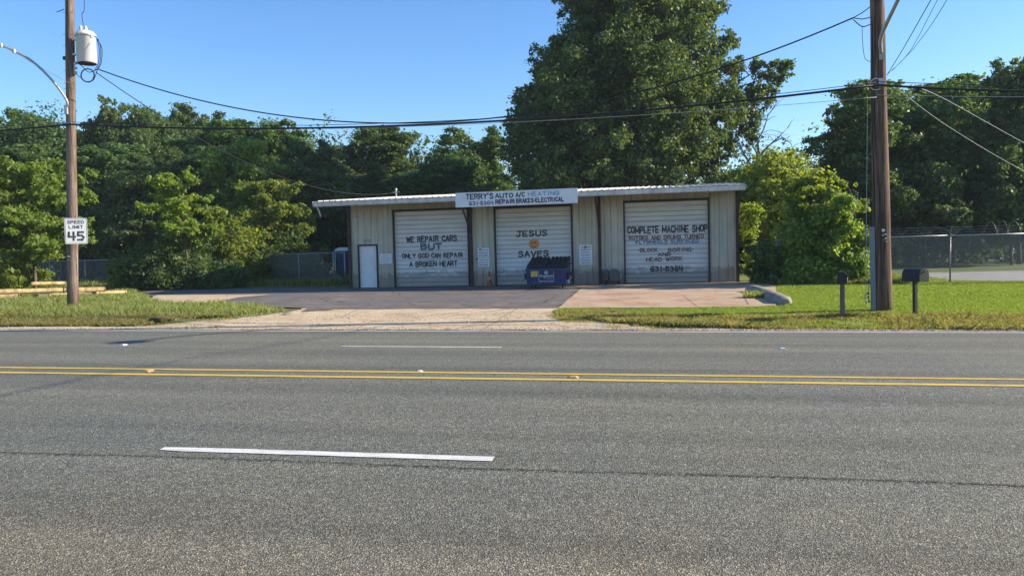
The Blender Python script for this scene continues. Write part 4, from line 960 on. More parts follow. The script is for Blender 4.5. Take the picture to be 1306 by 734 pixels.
MB().box((0, -D2 + .07, .22), (2 * W2 - .06, .05, .09)).build('skid_bar', M_DUMP, DU)
for s in (-1, 1):
    m_ = MB(); m_.box((s * (W2 + .06), -.05, .62), (.05, .80, .05)); m_.box((s * (W2 + .06), -.05, .42), (.05, .80, .05)); m_.box((s * (W2 + .06), -.46, .52), (.06, .05, .26)); m_.box((s * (W2 + .06), .36, .52), (.06, .05, .26)); m_.box((s * (W2 + .02), -.05, .52), (.08, .5, .24)); m_.build('fork_pocket', M_BLK, DU)
for s in (-1, 1):      # two lid halves with ribs
    m_ = MB(); x0, x1 = (-W2 + .0, -.012) if s < 0 else (.012, W2)
    yb_, zb_ = D2 + .02, 1.30; yf_, zf_ = -D2 - .04, zf + .035
    m_.add([(x0 + .04, yf_, zf_), (x1 - .0, yf_, zf_), (x1, yf_ + .05, zf_ + .09), (x0 + .04, yf_ + .05, zf_ + .09), (x0 + .04, yb_, zb_), (x1, yb_, zb_), (x1, yb_, zb_ - .16), (x0 + .04, yb_, zb_ - .16)],
           [(0, 1, 2, 3), (3, 2, 5, 4), (4, 5, 6, 7), (0, 7, 6, 1), (0, 3, 4, 7), (1, 6, 5, 2)])
    for k in range(5):
        xc = x0 + .09 + (x1 - x0 - .16) * k / 4; dy = yb_ - yf_ - .05; dz = zb_ - zf_ - .09
        m_.prism([(xc - .045, yf_ + .06, zf_ + .09), (xc + .045, yf_ + .06, zf_ + .09), (xc + .03, yf_ + .06, zf_ + .125), (xc - .03, yf_ + .06, zf_ + .125)], (0, 0, 0), (0, dy, dz))
    m_.build('lid', M_LID, DU)
MB().tube([(-W2, D2 + .05, 1.18), (W2, D2 + .05, 1.18)], .02, 6).build('hinge_rod', M_BLK, DU)
for sx in (-1, 1):
    for sy in (-1, 1):
        c = MB(); c.box((sx * .66, sy * .42, .155), (.10, .10, .03)); c.box((sx * .66 - .03, sy * .42 + .01, .11), (.008, .05, .09)); c.box((sx * .66 + .03, sy * .42 + .01, .11), (.008, .05, .09)); c = c.build('caster', M_BLK, DU)
        m_ = MB(); m_.tube([(sx * .66 - .022, sy * .42, .075), (sx * .66 + .022, sy * .42, .075)], .075, 14); m_.build('wheel', M_RUB, c)
def front(x, z, off=.006):  # point on the sloping front face
    t_ = (z - zb) / (zf - zb); return (x, -D2 + .1 * (1 - t_) - off, z)
def fquad(m_, xa, xb, za, zb__, off=.006): m_.add([front(xa, za, off), front(xb, za, off), front(xb, zb__, off), front(xa, zb__, off)], [(0, 1, 2, 3)])
m_ = MB(); fquad(m_, -.66, -.37, .50, .74); m_.build('yellow_sticker', mat('sticker_yellow', (.55, .42, .10), .6, noise=.3), DU)
m_ = MB(); fw_ = .012
for (xa, xb, za, zz) in ((-.33, .32, .31, .322), (-.33, .32, .768, .78), (-.33, -.318, .322, .768), (.308, .32, .322, .768)): fquad(m_, xa, xb, za, zz, .007)
m_.build('label_frame', M_PWHITE, DU)
m_ = MB(); P0 = (0.0, .665)
for k in range(6):
    a0 = k * math.pi / 3; pts = [P0] + [(P0[0] + .085 * math.cos(a0 + q), P0[1] + .085 * math.sin(a0 + q)) for q in (0, .2, .45, .7)]
    m_.add([front(x, z, .008) for x, z in pts], [tuple(range(len(pts)))])
m_.build('label_emblem', mat('pale_green_print', (.35, .60, .55), .6), DU)
def font_text(txt, w_, xc, zc, m, parent, name='label_lettering'):
    cu = bpy.data.curves.new('lettering_curve', 'FONT'); cu.body = txt; cu.align_x = 'CENTER'; cu.align_y = 'CENTER'; cu.offset = .012; cu.size = 1
    ob = bpy.data.objects.new('lettering_tmp', cu); COL.objects.link(ob); bpy.context.view_layer.update()
    me = bpy.data.meshes.new_from_object(ob.evaluated_get(bpy.context.evaluated_depsgraph_get())); bpy.data.objects.remove(ob)
    co = np.array([v.co[:] for v in me.vertices]); s_ = w_ / (co[:, 0].max() - co[:, 0].min())
    for v in me.vertices:
        x, z = xc + v.co.x * s_, zc + v.co.y * s_ * 1.12; v.co = front(x, z, .008) if parent is DU else (x, 0, z)
    me.materials.clear(); me.materials.append(m); me.name = name
    return link(name, me, parent)
font_text('Progressive', .56, 0, .53, M_PWHITE, DU); font_text('WASTE SOLUTIONS', .36, .08, .42, M_PWHITE, DU); font_text('318-424-1107', .60, -.02, .245, M_PWHITE, DU)

# traffic cone
s, z = wl(624.5, 366, -.35); p = at_b(s, -.35, 0)
t = thing('traffic_cone', 'faded red orange traffic cone standing against the wall left of the middle door', 'traffic cone', (p[0], p[1], float(hgt(p[0], p[1])) + .012))
MB().bbox((0, 0, .015), (.36, .36, .03), .01).build('base', M_CONE, t); MB().lathe([(.14, .03), (.13, .05), (.03, .68), (.022, .70)], (0, 0, 0), 18).build('cone_body', M_CONE, t, smooth=True)
MB().lathe([(.098, .29), (.074, .43)], (0, 0, 0), 18).build('collar', mat('dull_collar', (.40, .30, .26), .6), t, smooth=True)
# grey cart
s, z = wl(781, 362, -.45); p = at_b(s, -.45, 0)
t = thing('utility_cart', 'low grey boxy metal cart on small wheels beside the machine shop door', 'cart', (p[0], p[1], float(hgt(p[0], p[1])) + .018), BA)
MB().bbox((-.26, 0, .42), (.24, .46, .46), .05).build('side_box', M_CART, t)
m_ = MB(); rr_ = []; n = 10
for k in range(n + 1):
    a = math.pi * k / n; rr_.append((.30 * math.cos(a) ** 1 if False else (-.02 + .40 * (1 + math.cos(a)) / 2 - .06), 0, .46 + .22 * math.sin(a) ** .6))
m_.prism([(x - .02, -.24, z) for x, _, z in rr_] + [(-.10, -.24, .16), (.34, -.24, .16)], (0, 0, 0), (0, .48, 0)); m_.build('rounded_hood', M_CART, t)
m_ = MB()
for k in range(5): m_.box((-.26, -.236, .30 + .05 * k), (.16, .01, .02))
m_.build('vent_slot', M_TRIMD, t)
MB().box((.0, 0, .17), (.74, .44, .04)).build('frame', M_TRIMD, t)
for sx in (-.28, .28):
    for sy in (-.2, .2): MB().tube([(sx, sy - .02, .075), (sx, sy + .02, .075)], .075, 12).build('wheel', M_RUB, t)
MB().tube([(.36, -.2, .17), (.42, -.22, .45), (.42, .22, .45), (.36, .2, .17)], .012, 6).build('push_handle', M_GALV, t)

# concrete kerb lump
pts = [gp(*q) for q in [(956, 371.5), (966, 373), (980, 378.5), (992, 384), (1000, 388)]]
base = pts[2]
t = thing('concrete_kerb', 'old rounded concrete kerb curving along the right edge of the concrete pad', 'kerb', (base[0], base[1], base[2])); m_ = MB()
V_ = []; nn = 12; P = [np.array(q) - np.array(base) for q in pts]
PP = [];
for i in range(4):
    for k in range(5): PP.append(P[i] + (P[i + 1] - P[i]) * k / 5)
PP.append(P[-1])
prf = [(-.24, -.05), (-.23, .08), (-.19, .19), (-.1, .245), (.03, .25), (.14, .22), (.2, .12), (.22, -.05)]
fs = []; rr = random.Random(2)
for i, q in enumerate(PP):
    tn = PP[min(i + 1, len(PP) - 1)] - PP[max(i - 1, 0)]; tn = tn / np.linalg.norm(tn); sd_ = np.array([tn[1], -tn[0], 0]); k_ = .62 if i in (0, len(PP) - 1) else 1
    for a, b in prf: V_.append(tuple(q + sd_ * a * k_ * 1.1 + np.array([rr.uniform(-.008, .008), 0, b * k_ * .95 + rr.uniform(-.008, .008)])))
m_n = len(prf)
for i in range(len(PP) - 1):
    for k in range(m_n - 1): a = i * m_n + k; fs.append((a, a + 1, a + 1 + m_n, a + m_n))
fs += [tuple(range(m_n)), tuple(range((len(PP) - 1) * m_n, len(PP) * m_n))]
m_.add(V_, fs); m_.build('kerb_body', M_KERB, t, smooth=True)
kb = gp(968, 379)
grass('kerb_weeds', [(kb[0] - .45, kb[1] - .5), (kb[0] + .35, kb[1] - .5), (kb[0] + .35, kb[1] + .2), (kb[0] - .45, kb[1] + .2)], 500, .24, .02, M_TALL, 51, 'tuft of weeds growing against the concrete kerb', .5, [], .3, 40)

# ------------------------------------------------------------------ fences
def fence(label, pts, h, post_every=3.0, barb=False, mesh_gap=.055, wire=.0022, extra_posts=(), skip=None):
    p0 = pts[0]; t = thing('chain_link_fence', label, 'fence', (p0[0], p0[1], float(hgt(p0[0], p0[1]))))
    O = np.array([p0[0], p0[1], float(hgt(p0[0], p0[1]))]); wm = MB(); rail = MB(); bw = MB(); pm = None
    for (xa, ya), (xb, yb) in zip(pts[:-1], pts[1:]):
        L = math.hypot(xb - xa, yb - ya); d = np.array([(xb - xa) / L, (yb - ya) / L, 0]); A_ = np.array([xa, ya, float(hgt(xa, ya))]) - O; ns = max(1, round(L / post_every))
        zb_ = float(hgt(xb, yb)) - float(hgt(xa, ya)); d3 = lambda s: A_ + d * s + np.array([0, 0, zb_ * s / L])
        for k in range(ns + 1):
            q = d3(L * k / ns); pm = MB(); pm.tube([(0, 0, -.1), (0, 0, h + .02)], .03, 8); pm.lathe([(.036, 0), (.036, .03), (.015, .05)], (0, 0, h + .02), 8)
            pmesh = globals().setdefault('_pm%.2f' % h, pm.mesh('post', M_GALV, True)); link('post', pmesh, t, q)
            if barb:
                a_ = MB(); a_.tube([(0, 0, h), (0, -.18, h + .32)], .014, 5); a_.build('barb_arm', M_GALV, t, loc=q)
        rail.tube([d3(0) + [0, 0, h], d3(L) + [0, 0, h]], .022, 8)
        step = mesh_gap; k = -h
        while k < L:
            for sgn in (1, -1):
                s0_, s1_ = (k, k + h) if sgn == 1 else (k + h, k); z0_, z1_ = .03, h
                a0, a1 = s0_, s1_
                # clip to [0, L]
                def clip(sa, za, sb, zb2):
                    lo_, hi_ = 0.0, 1.0; ds = sb - sa
                    t0_, t1_ = sorted(((0 - sa) / ds, (L - sa) / ds)); lo_, hi_ = max(lo_, t0_), min(hi_, t1_)
                    return (lo_, hi_) if hi_ > lo_ else None
                c = clip(a0, z0_, a1, z1_)
                if c:
                    q0 = d3(a0 + (a1 - a0) * c[0]) + np.array([0, 0, z0_ + (z1_ - z0_) * c[0]]); q1 = d3(a0 + (a1 - a0) * c[1]) + np.array([0, .004 * sgn, z0_ + (z1_ - z0_) * c[1]])
                    wm.tube([q0, q1], wire, 3, False)
            k += step
        if barb:
            for j, (yy, zz) in enumerate(((-.06, .11), (-.12, .21), (-.18, .31))): bw.tube([d3(L * k / 20) + np.array([0, yy, h + zz + .02 * math.sin(k * 1.9 + j)]) for k in range(21)], .0035, 4)
    rail.build('top_rail', M_GALV, t, smooth=True)
    o = wm.build('fence_mesh', M_WIRE, t); o['kind'] = 'stuff'
    if barb: bw.build('barbed_wire', M_WIRE, t)
    return t, O
LF = [(-43.0, 46.6), (-31.0, 45.1), (-26.2, 44.4)]
fence('old chain link fence behind the pale young tree and the yellow pipes on the left', LF, 1.75)
RFp = [(5.3, 33.0), (8.6, 32.4), (11.5, 31.9), (14.2, 31.5), (24, 30.0)]
tf, O = fence('tall chain link fence with loose razor wire on top across the right lawn', RFp, 1.80, 3.0, True)
cp_ = (14.2, 31.5); MB().tube([(cp_[0] + .1 - O[0], cp_[1] - O[1], -.1), (cp_[0] - .02 - O[0], cp_[1] - O[1], 2.25)], .045, 8).build('tall_corner_post', M_GALV, tf, smooth=True)
# loose razor coil, part of the right fence
for ci, (sx, ex, rr_, turns) in enumerate(((8.2, 12.7, .17, 5), (12.7, 13.9, .23, 3), (15, 22, .2, 8))):
    m_ = MB(); pts = []
    for k in range(turns * 12 + 1):
        u_ = k / (turns * 12); x = sx + (ex - sx) * u_; y = np.interp(x, [p[0] for p in RFp], [p[1] for p in RFp]); a = u_ * turns * 2 * math.pi
        pts.append((x - O[0] + .03 * math.sin(a * .37), y - O[1] - .05 + rr_ * .7 * math.cos(a), 1.80 + rr_ + float(hgt(x, y)) - O[2] + rr_ * math.sin(a) * (1 + .2 * math.sin(a * .21))))
    m_.tube(pts, .0035, 4); m_.build('razor_coil', M_WIRE, tf)
# gate posts with white band between x 330 and 445, and left corner post group
def gate(label, xa, xb, h, loc_y, rot=BA):
    pass
gy = 41.6
ga = at_y(330, 365, 42.1); gb = at_y(441, 365, 41.3)
L = math.hypot(gb[0] - ga[0], gb[1] - ga[1]); ang = math.atan2(gb[1] - ga[1], gb[0] - ga[0]); gz = float(hgt(ga[0], ga[1]))
t = thing('chain_link_gate', 'double chain link gate across the drive left of the garage', 'gate', (ga[0], ga[1], gz), ang)
h = 1.80; wm = MB()
for px_ in (0, .13, L * .48, L - .75, L - .62, L - .02):
    big = px_ in (0, .13) or px_ > L * .6
    MB().tube([(px_, 0, -.05 if big else .08), (px_, 0, h + (.06 if big else 0))], .035 if big else .022, 8).build('post', M_GALV, t, smooth=True)
for z in (.10, h): MB().tube([(.13, 0, z), (L * .48, 0, z), (L - .75, 0, z)], .020, 8).build('rail', M_GALV, t, smooth=True)
MB().box((.05, -.03, h - .05), (.55, .03, .05)).build('white_band', M_PWHITE, t)
MB().tube([(L - .62, 0, h), (L, 0, h)], .020, 8).build('rail', M_GALV, t, smooth=True)
k = .13 - h
while k < L - .6:
    for sgn in (1, -1):
        pA, pB = ((k, .1), (k + h - .1, h)) if sgn == 1 else ((k + h - .1, .1), (k, h))
        if min(pA[0], pB[0]) > .1 and max(pA[0], pB[0]) < L - .02: wm.tube([(pA[0], 0, pA[1]), (pB[0], .004 * sgn, pB[1])], .0032, 3, False)
    k += .055
o = wm.build('gate_mesh', M_WIRE, t); o['kind'] = 'stuff'
ga2 = at_y(297, 365, 42.3)
fence('short chain link fence run disappearing into the bushes left of the gate', [(float(ga[0]) - 2.2, float(ga[1]) + .1), (float(ga[0]) - .15, float(ga[1]))], 1.45, 2.0)

# portable toilet behind the gate
p = at_y(441, 340, 43.2)
t = thing('portable_toilet', 'blue portable toilet with a white roof squeezed against the left garage wall', 'portable toilet', (p[0], p[1], float(hgt(p[0], p[1]))), BA)
MB().bbox((0, 0, .98), (.80, .9, 1.86), .05).build('cabin', M_TOILET, t)
m_ = MB(); m_.prism([(-.46, -.5, 1.90), (.46, -.5, 1.90), (.46, -.5, 1.98), (.2, -.5, 2.10), (-.2, -.5, 2.10), (-.46, -.5, 1.98)], (0, 0, 0), (0, 1.0, 0)); m_.build('roof', M_PWHITE, t)
MB().box((0, -.465, .98), (.6, .02, 1.7)).build('door', M_TOILET, t)

# ------------------------------------------------------------------ yellow pipes on the left verge
def pipe(label, a, b, r_, D1, D2, lift=0.0):
    r_ *= .82
    pa, pb = at_d(a[0], a[1], D1), at_d(b[0], b[1], D2)
    za = float(hgt(pa[0], pa[1])) + r_ + lift; zb_ = float(hgt(pb[0], pb[1])) + r_ + lift
    d = Vector((pb[0] - pa[0], pb[1] - pa[1], zb_ - za)); L_ = d.length; u = d.normalized()
    t = thing('yellow_pipe', label, 'pipe', (pa[0], pa[1], za), 0, 'rusty yellow steel pipes lying on the left verge')
    m_ = MB(); n = 14; ring = []
    for r2, t0_ in ((r_, 0), (r_, L_), (r_ * .86, L_), (r_ * .86, L_ - .15), (.001, L_ - .16)): pass
    m_.tube([(0, 0, 0), tuple(d * .5), tuple(d)], r_, n, False); m_.tube([tuple(d * .001), tuple(d * .999)], r_ * .86, n, False)
    m_.build('pipe_wall', M_PIPE, t, smooth=True)
    for q in (0.02, .98): MB().tube([tuple(d * (q - .006)), tuple(d * (q + .006))], r_ * 1.05, n).build('end_band', M_TRIM, t, smooth=True)
pipe('short rusty yellow pipe lying on top of the pipe pile behind the left pole', (40, 369), (83, 366), .10, 33.5, 34.5, .55)
pipe('longest yellow pipe, passing behind the left pole', (-60, 377), (84, 371), .14, 32, 34.2, .20)
pipe('yellow pipe ending right of the left pole, its end open', (88, 372), (134, 368.5), .14, 34.2, 35.0, .20)
pipe('lowest yellow pipe at the left frame edge', (-60, 386), (26, 382), .13, 29.5, 30.5, .05)
pipe('thin yellow pipe lying in the grass right of the left pole', (62, 379), (160, 371.5), .11, 32.6, 37, .03)
m_ = MB()
for px_, D_ in ((10, 32.6), (60, 33.2), (110, 34.4)):
    q = at_d(px_, 376, D_); m_ = MB(); m_.box((0, 0, .11), (.2, 1.6, .22)); o = m_.build('timber_block', M_POSTW, None, loc=(q[0], q[1], float(hgt(q[0], q[1])) - .02), rot=.2)
    tag(o, {10: 'grey timber block under the pipes at the left frame edge', 60: 'grey timber block under the pipes just left of the pole', 110: 'grey timber block under the pipes just right of the pole'}[px_], 'timber block', 'timber blocks under the pipes')
# marker post and dark round thing
p = gp(200, 369)
t = thing('marker_post', 'thin white marker post leaning in the weeds at the end of the driveway', 'marker post', p)
MB().tube([(0, 0, -.05), (-.03, 0, .32), (-.06, 0, .72)], .028, 7).build('stake', M_PWHITE, t); MB().lathe([(.06, 0), (.10, .06), (.10, .16), (.06, .22)], (.09, -.05, .0), 10).build('dark_cap', M_BLK, t)
# black litter at road edge
p = gp(199, 412.5); m_ = MB(); rr = random.Random(9)
t = thing('black_litter', 'crumpled black plastic litter at the left road edge', 'litter', (p[0], p[1], p[2]))
for k in range(7):
    c = (rr.uniform(-.16, .16), rr.uniform(-.06, .06), rr.uniform(.02, .08)); m_.bbox(c, (rr.uniform(.08, .16), rr.uniform(.06, .12), rr.uniform(.04, .08)), .02)
m_.bbox((0, 0, .06), (.30, .14, .11), .03); m_.build('plastic_shreds', M_BLK, t)
# raised pavement markers
def rpm(label, px, y, m, s=.10):
    p = gp(px, y); t = thing('pavement_marker', label, 'road marker', (p[0], p[1], p[2]), 0, 'raised pavement markers on the road')
    MB().add([(-s / 2, -s / 2, 0), (s / 2, -s / 2, 0), (s / 2, s / 2, 0), (-s / 2, s / 2, 0), (-s / 4, -s * .42, .02), (s / 4, -s * .42, .02), (s / 4, s * .42, .02), (-s / 4, s * .42, .02)], [(0, 3, 2, 1), (4, 5, 6, 7), (0, 1, 5, 4), (1, 2, 6, 5), (2, 3, 7, 6), (3, 0, 4, 7)]).build('marker_body', m, t)
rpm('white raised marker on the far lane line near the left road edge', 157, 440, M_PWHITE, .12)
rpm('white raised marker on the far lane line to the right', 998, 445, M_PWHITE, .12)
rpm('chipped orange marker between the yellow lines on the left', 188, 473.5, mat('worn_orange', (.45, .28, .12), .7), .14)
rpm('chipped orange marker between the yellow lines near the middle', 731, 481.5, MATS['worn_orange'], .14)
rpm('small white marker on the far yellow line', 535, 474, M_PWHITE, .08)

# ------------------------------------------------------------------ mailboxes
def mailbox(label, px, ybase, Y, hpost, w_, d_, hh_, postm, pw_, rot, flag=False, arch=True):
    p = at_y(px, ybase, Y); z = float(hgt(p[0], p[1])) - .02
    t = thing('mailbox', label, 'mailbox', (p[0], p[1], z), rot, None)
    MB().box((0, 0, hpost / 2 - .05), (pw_, pw_, hpost + .1)).build('post', postm, t)
    m_ = MB(); prof = [(-w_ / 2, 0)] + [(-w_ / 2 * math.cos(a) if False else w_ / 2 * math.cos(math.pi - a), hh_ * .52 + hh_ * .48 * math.sin(a)) for a in np.linspace(0, math.pi, 11)] + [(w_ / 2, 0)]
    m_.prism([(x, -d_ / 2, z_ + hpost) for x, z_ in prof], (0, 0, 0), (0, d_, 0)); m_.build('box', M_BLK, t)
    k = 1.05; m_ = MB(); m_.prism([(x * k, -d_ / 2 - .012, (z_ * k) + hpost - .004) for x, z_ in prof], (0, 0, 0), (0, .03, 0)); dd = m_.build('door', M_BLK, t)
    MB().box((0, -d_ / 2 - .03, hpost + hh_ * .8), (.05, .03, .02)).build('latch', M_BLK, dd)
    if flag: MB().box((w_ / 2 + .008, .02, hpost + hh_ * .55), (.01, .16, .04)).build('flag', M_RED, t)
    MB().box((0, 0, hpost + .0), (w_ * .8, d_ * .8, .018)).build('mount_plate', M_BLK, t)
    return t
mailbox('small black mailbox on a thick weathered wooden post', 1074.5, 404.5, 18.55, .84, .20, .46, .25, M_POSTW, .10, math.radians(-14))
mailbox('larger black mailbox on a thin black post, nearest the right edge', 1167, 402, 18.95, .83, .26, .50, .29, M_BLK, .075, math.radians(28), True)

# ------------------------------------------------------------------ utility poles
def pole(label, base, top, r0_, r1_, m, name='utility_pole'):
    t = thing(name, label, 'utility pole', base)
    n = 14; rr = random.Random(4); P = []; R_ = []
    d = Vector([top[i] - base[i] for i in range(3)])
    for k in range(n + 1): P.append(tuple(d * (k / n) + Vector((rr.uniform(-.006, .006), rr.uniform(-.006, .006), -.15 if k == 0 else 0)))); R_.append(r0_ + (r1_ - r0_) * k / n)
    MB().tube(P, R_, 20).build('shaft', m, t, smooth=True)
    return t
Dl = 23.9
LB = at_y(93.3, 394, 21.3); LB[2] = float(hgt(LB[0], LB[1])) - .03
Lk = at_y(88.7, 0, 21.3)   # point on the axis at frame top
dirL = (Lk - LB) / (Lk[2] - LB[2]); LT = LB + dirL * 11.6
PL = pole('weathered wooden pole on the left carrying a grey transformer', LB, LT, .165, .115, M_POLE)
def onL(px, y): return at_y(px, y, 21.3) - LB
def locL(y): # axis point at photo height y
    z = at_y(90, y, 21.3)[2]; return dirL * (z - LB[2])
RB = at_y(1126, 397, 20.5); RB[2] = float(hgt(RB[0], RB[1])) - .03
Rk = at_y(1118.6, 0, 20.5); dirR = (Rk - RB) / (Rk[2] - RB[2]); RT = RB + dirR * 11.2
PR_ = pole('thick brown wooden pole on the right between the two mailboxes', RB, RT, .225, .135, M_POLE2)
def locR(y): z = at_y(1120, y, 20.5)[2]; return dirR * (z - RB[2])
def onR(px, y): return at_y(px, y, 20.5) - RB
# hardware left
a = locL(158); MB().tube([a + [-.16, -.17, 0], a + [.16, -.17, 0]], .02, 6).build('cable_clamp', M_GALV, PL)
m_ = MB()
for y in (44, 58, 106, 113, 90, 16): q = locL(y); m_.tube([q + [-.20, -.05, 0], q + [.19, -.05, 0]], .008, 5)
m_.build('through_bolt', M_GALV, PL)
q = locL(74); MB().box(tuple(q + [-.17, -.02, 0]), (.09, .08, .10)).build('junction_box', M_BLK, PL)
q = locL(15); MB().tube([q + [-.1, -.1, .05], q + [-.35, -.12, -.02]], .012, 5).build('step_iron', M_BLK, PL)
q = locL(2); MB().lathe([(.03, 0), (.07, .04), (.04, .08), (.07, .12), (.03, .18)], tuple(q + [-.05, -.14, 0]), 10).build('insulator', M_PORC, PL)
m_ = MB()
for k, (y, dx) in enumerate(((363, .0), (366, .02), (369, -.02))):
    pass
q = locL(327)
for dx, dz, s in ((-.04, 0, .03), (.0, .01, .05), (.03, -.01, .03), (-.02, -.1, .02), (.04, -.1, .02)): m_.box(tuple(q + [dx, -.168, dz]), (s, .008, s * .5))
m_.build('paper_scraps', M_PWHITE, PL)
# insulator spools right side of left pole
for y in (82, 88, 94):
    q = locL(y); MB().lathe([(.02, -.04), (.045, -.03), (.025, 0), (.045, .03), (.02, .04)], tuple(q + [.24, -.05, 0]), 10).build('spool_insulator', M_PORC, PL)
MB().box(tuple(locL(88) + [.19, -.05, 0]), (.03, .03, .36)).build('secondary_rack', M_GALV, PL)
# transformer (hangs from the pole: thing of its own)
tb = at_y(111, 81, 21.2); tt = at_y(110, 39, 21.2); TH = tt[2] - tb[2]; TR = .285
T = thing('transformer', 'pale grey cylindrical transformer can hanging on the left pole', 'transformer', tuple(tb))
MB().lathe([(TR * .9, 0), (TR * .97, .02), (TR * .97, TH * .82), (TR * 1.03, TH * .83), (TR * 1.03, TH * .87), (TR * .98, TH * .88), (TR * .8, TH * .96), (TR * .3, TH)], (0, 0, 0), 28).build('tank', M_TANK, T, smooth=True)
MB().lathe([(TR * .93, .0), (TR * .93, .015)], (0, 0, -.016), 28).build('tank_bottom', M_TRIMD, T)
MB().lathe([(TR * 1.05, 0), (TR * 1.07, .02), (TR * 1.05, .04)], (0, 0, TH * .80), 28).build('lid_band', M_GALV, T, smooth=True)
for dx, dy in ((-.14, -.02), (-.03, .05)):
    MB().lathe([(.03, 0), (.065, .03), (.035, .06), (.065, .10), (.035, .13), (.06, .17), (.02, .26)], (dx, dy, TH * .90), 12).build('bushing', M_PORC, T, smooth=True)
for z in (.75, .30): MB().box((-TR - .07, 0, TH * z), (.18, .10, .05)).build('mounting_bracket', M_GALV, T)
for k in range(3): MB().lathe([(.02, 0), (.03, .02), (.02, .06)], (TR * .93, -.10 + .06 * k, TH * .74), 8).build('low_voltage_bushing', M_PORC, T)
MB().tube([(-.10, -.26, TH * .90), (0, -.29, TH * .84), (.06, -.27, TH * .80)], .02, 6).build('lifting_lug', M_TANK, T)
def wire(name, label, pts, r_, m=None, cat='cable', n=5, own=True, parent=None):
    m_ = MB(); P0 = np.array(pts[0], float) if own else np.zeros(3)
    m_.tube([np.array(p, float) - P0 for p in pts], r_, n)
    if own:
        o = m_.build(name, m or M_CABLE, None, smooth=True); o.location = tuple(P0); return tag(o, label, cat)
    return m_.build(name, m or M_CABLE, parent, smooth=True)
def sag(a, b, s, n=32):
    a, b = np.array(a, float), np.array(b, float); return [a + (b - a) * t - np.array([0, 0, 4 * s * t * (1 - t)]) for t in np.linspace(0, 1, n + 1)]
def spline(P, k=6):
    P = [np.array(p, float) for p in P]; P = [2 * P[0] - P[1]] + P + [2 * P[-1] - P[-2]]; out = []
    for i in range(1, len(P) - 2):
        for j in range(k):
            t = j / k; out.append(.5 * (2 * P[i] + (P[i + 1] - P[i - 1]) * t + (2 * P[i - 1] - 5 * P[i] + 4 * P[i + 1] - P[i + 2]) * t * t + (-P[i - 1] + 3 * P[i] - 3 * P[i + 1] + P[i + 2]) * t ** 3))
    out.append(P[-2]); return out
YL, YR = 21.05, 20.2
# drop leads of the transformer
for k, (xa, xb) in enumerate(((124, 128), (125, 126.5), (123.5, 124.5))):
    wire('lead_wire', '', spline([at_y(xa, 50, 21.1), at_y(xb + 2, 62, 21.0), at_y(xb + 1, 80, 21.0), at_y(xb - 4, 90, 21.1)], 6), .010, own=False, parent=None)['kind'] = 'tmp'
leads = [o for o in COL.objects if o.get('kind') == 'tmp']
for o in leads:
    del o['kind']; o.parent = T; o.location = tuple(-tb)
lp = wire('lead_wire', '', spline([at_y(105, -60, 21.1), at_y(107.5, 8, 21.1), at_y(104.5, 18, 21.1), at_y(106.5, 33, 21.1)], 8), .010, own=False, parent=T); lp.location = tuple(-tb)
loops = []
for k in range(40):
    a = k / 39 * 4.2 * math.pi; r1 = 9.5 - k * .05; loops.append(at_y(112 + r1 * math.cos(a) * 1.0, 96 + r1 * math.sin(a) * (.95 if k % 2 else 1.0), 21.0 - .002 * k))
lp = wire('wire_loop', '', spline(loops, 2), .010, own=False, parent=T); lp.location = tuple(-tb)
lp = wire('wire_loop', '', spline([at_y(97, 80, 21.15), at_y(104, 84, 21.0), at_y(113, 92, 21.0), at_y(121, 90, 21.0), at_y(127, 88, 21.05)]), .012, own=False, parent=T); lp.location = tuple(-tb)
lp = wire('wire_loop', '', spline([at_y(97, 95, 21.15), at_y(103, 99, 21.0), at_y(112, 105, 21.0), at_y(120, 100, 21.0), at_y(124, 90, 21.05)]), .010, own=False, parent=T); lp.location = tuple(-tb)

# main spans between the poles
mL, mR = at_y(90, 158.5, YL), at_y(1119, 108.5, YR)
wire('telephone_cable', 'thick black cable strung between the two poles, lowest across the sky', sag(mL, mR, .48), .028, n=8)
wire('support_strand', 'thin steel strand running just above the thick black cable', sag(mL + [0, 0, .07], mR + [0, 0, .07], .47), .009)
off = at_y(-260, 178, YL + .6)
wire('telephone_cable', 'thick black cable leaving the left pole toward the left edge', sag(off, mL, .1), .028, n=8)
offr = at_y(1600, 112, YR - .6)
wire('telephone_cable', 'thick black cable leaving the right pole toward the right edge', sag(mR, offr, .12), .028, n=8)
wire('support_strand', 'thin steel strand above the cable at the right edge', sag(mR + [0, 0, .08], offr + [0, 0, .05], .06), .009)
# splice sleeves hung on the thick cable
q = at_y(1060, 112.3, YR); q2 = at_y(1043, 113.6, YR)
uL, uR = at_y(127, 89, 21.0), at_y(1088, 23, 20.3)
wire('power_cable', 'black power cable sagging deeply from the transformer up to the right pole', sag(uL, uR, 2.05, 44), .019, n=6)
for k, (a_, b_) in enumerate((((1088, 23), (1111, 8)), ((1088, 23), (1111, 22)), ((1088, 25), (1111, 31)))):
    wire('power_lead', ['upper', 'middle', 'lower'][k] + ' short black lead splitting from the power cable to the right pole', spline([at_y(*a_, 20.3), at_y((a_[0] + b_[0]) / 2, (a_[1] + b_[1]) / 2 + (1, 2, 6)[k], 20.25), at_y(*b_, 20.3)], 6), .012)
wire('drip_loop', 'thin hanging wire loop on the left side of the right pole top', spline([at_y(1099.5, 34, 20.3), at_y(1100, 52, 20.3), at_y(1103, 74, 20.3), at_y(1111, 79, 20.35)], 6), .007)
wire('thin_line', 'thin pale wire below the thick cable between the poles', sag(at_y(420, 164, 20.9), at_y(1118, 124, YR), .12), .0065, M_WIRE)
wire('thin_line', 'thin pale wire continuing below the cable at the right edge', sag(at_y(1118, 121, YR), at_y(1500, 122, YR - .5), .04), .005, M_WIRE)
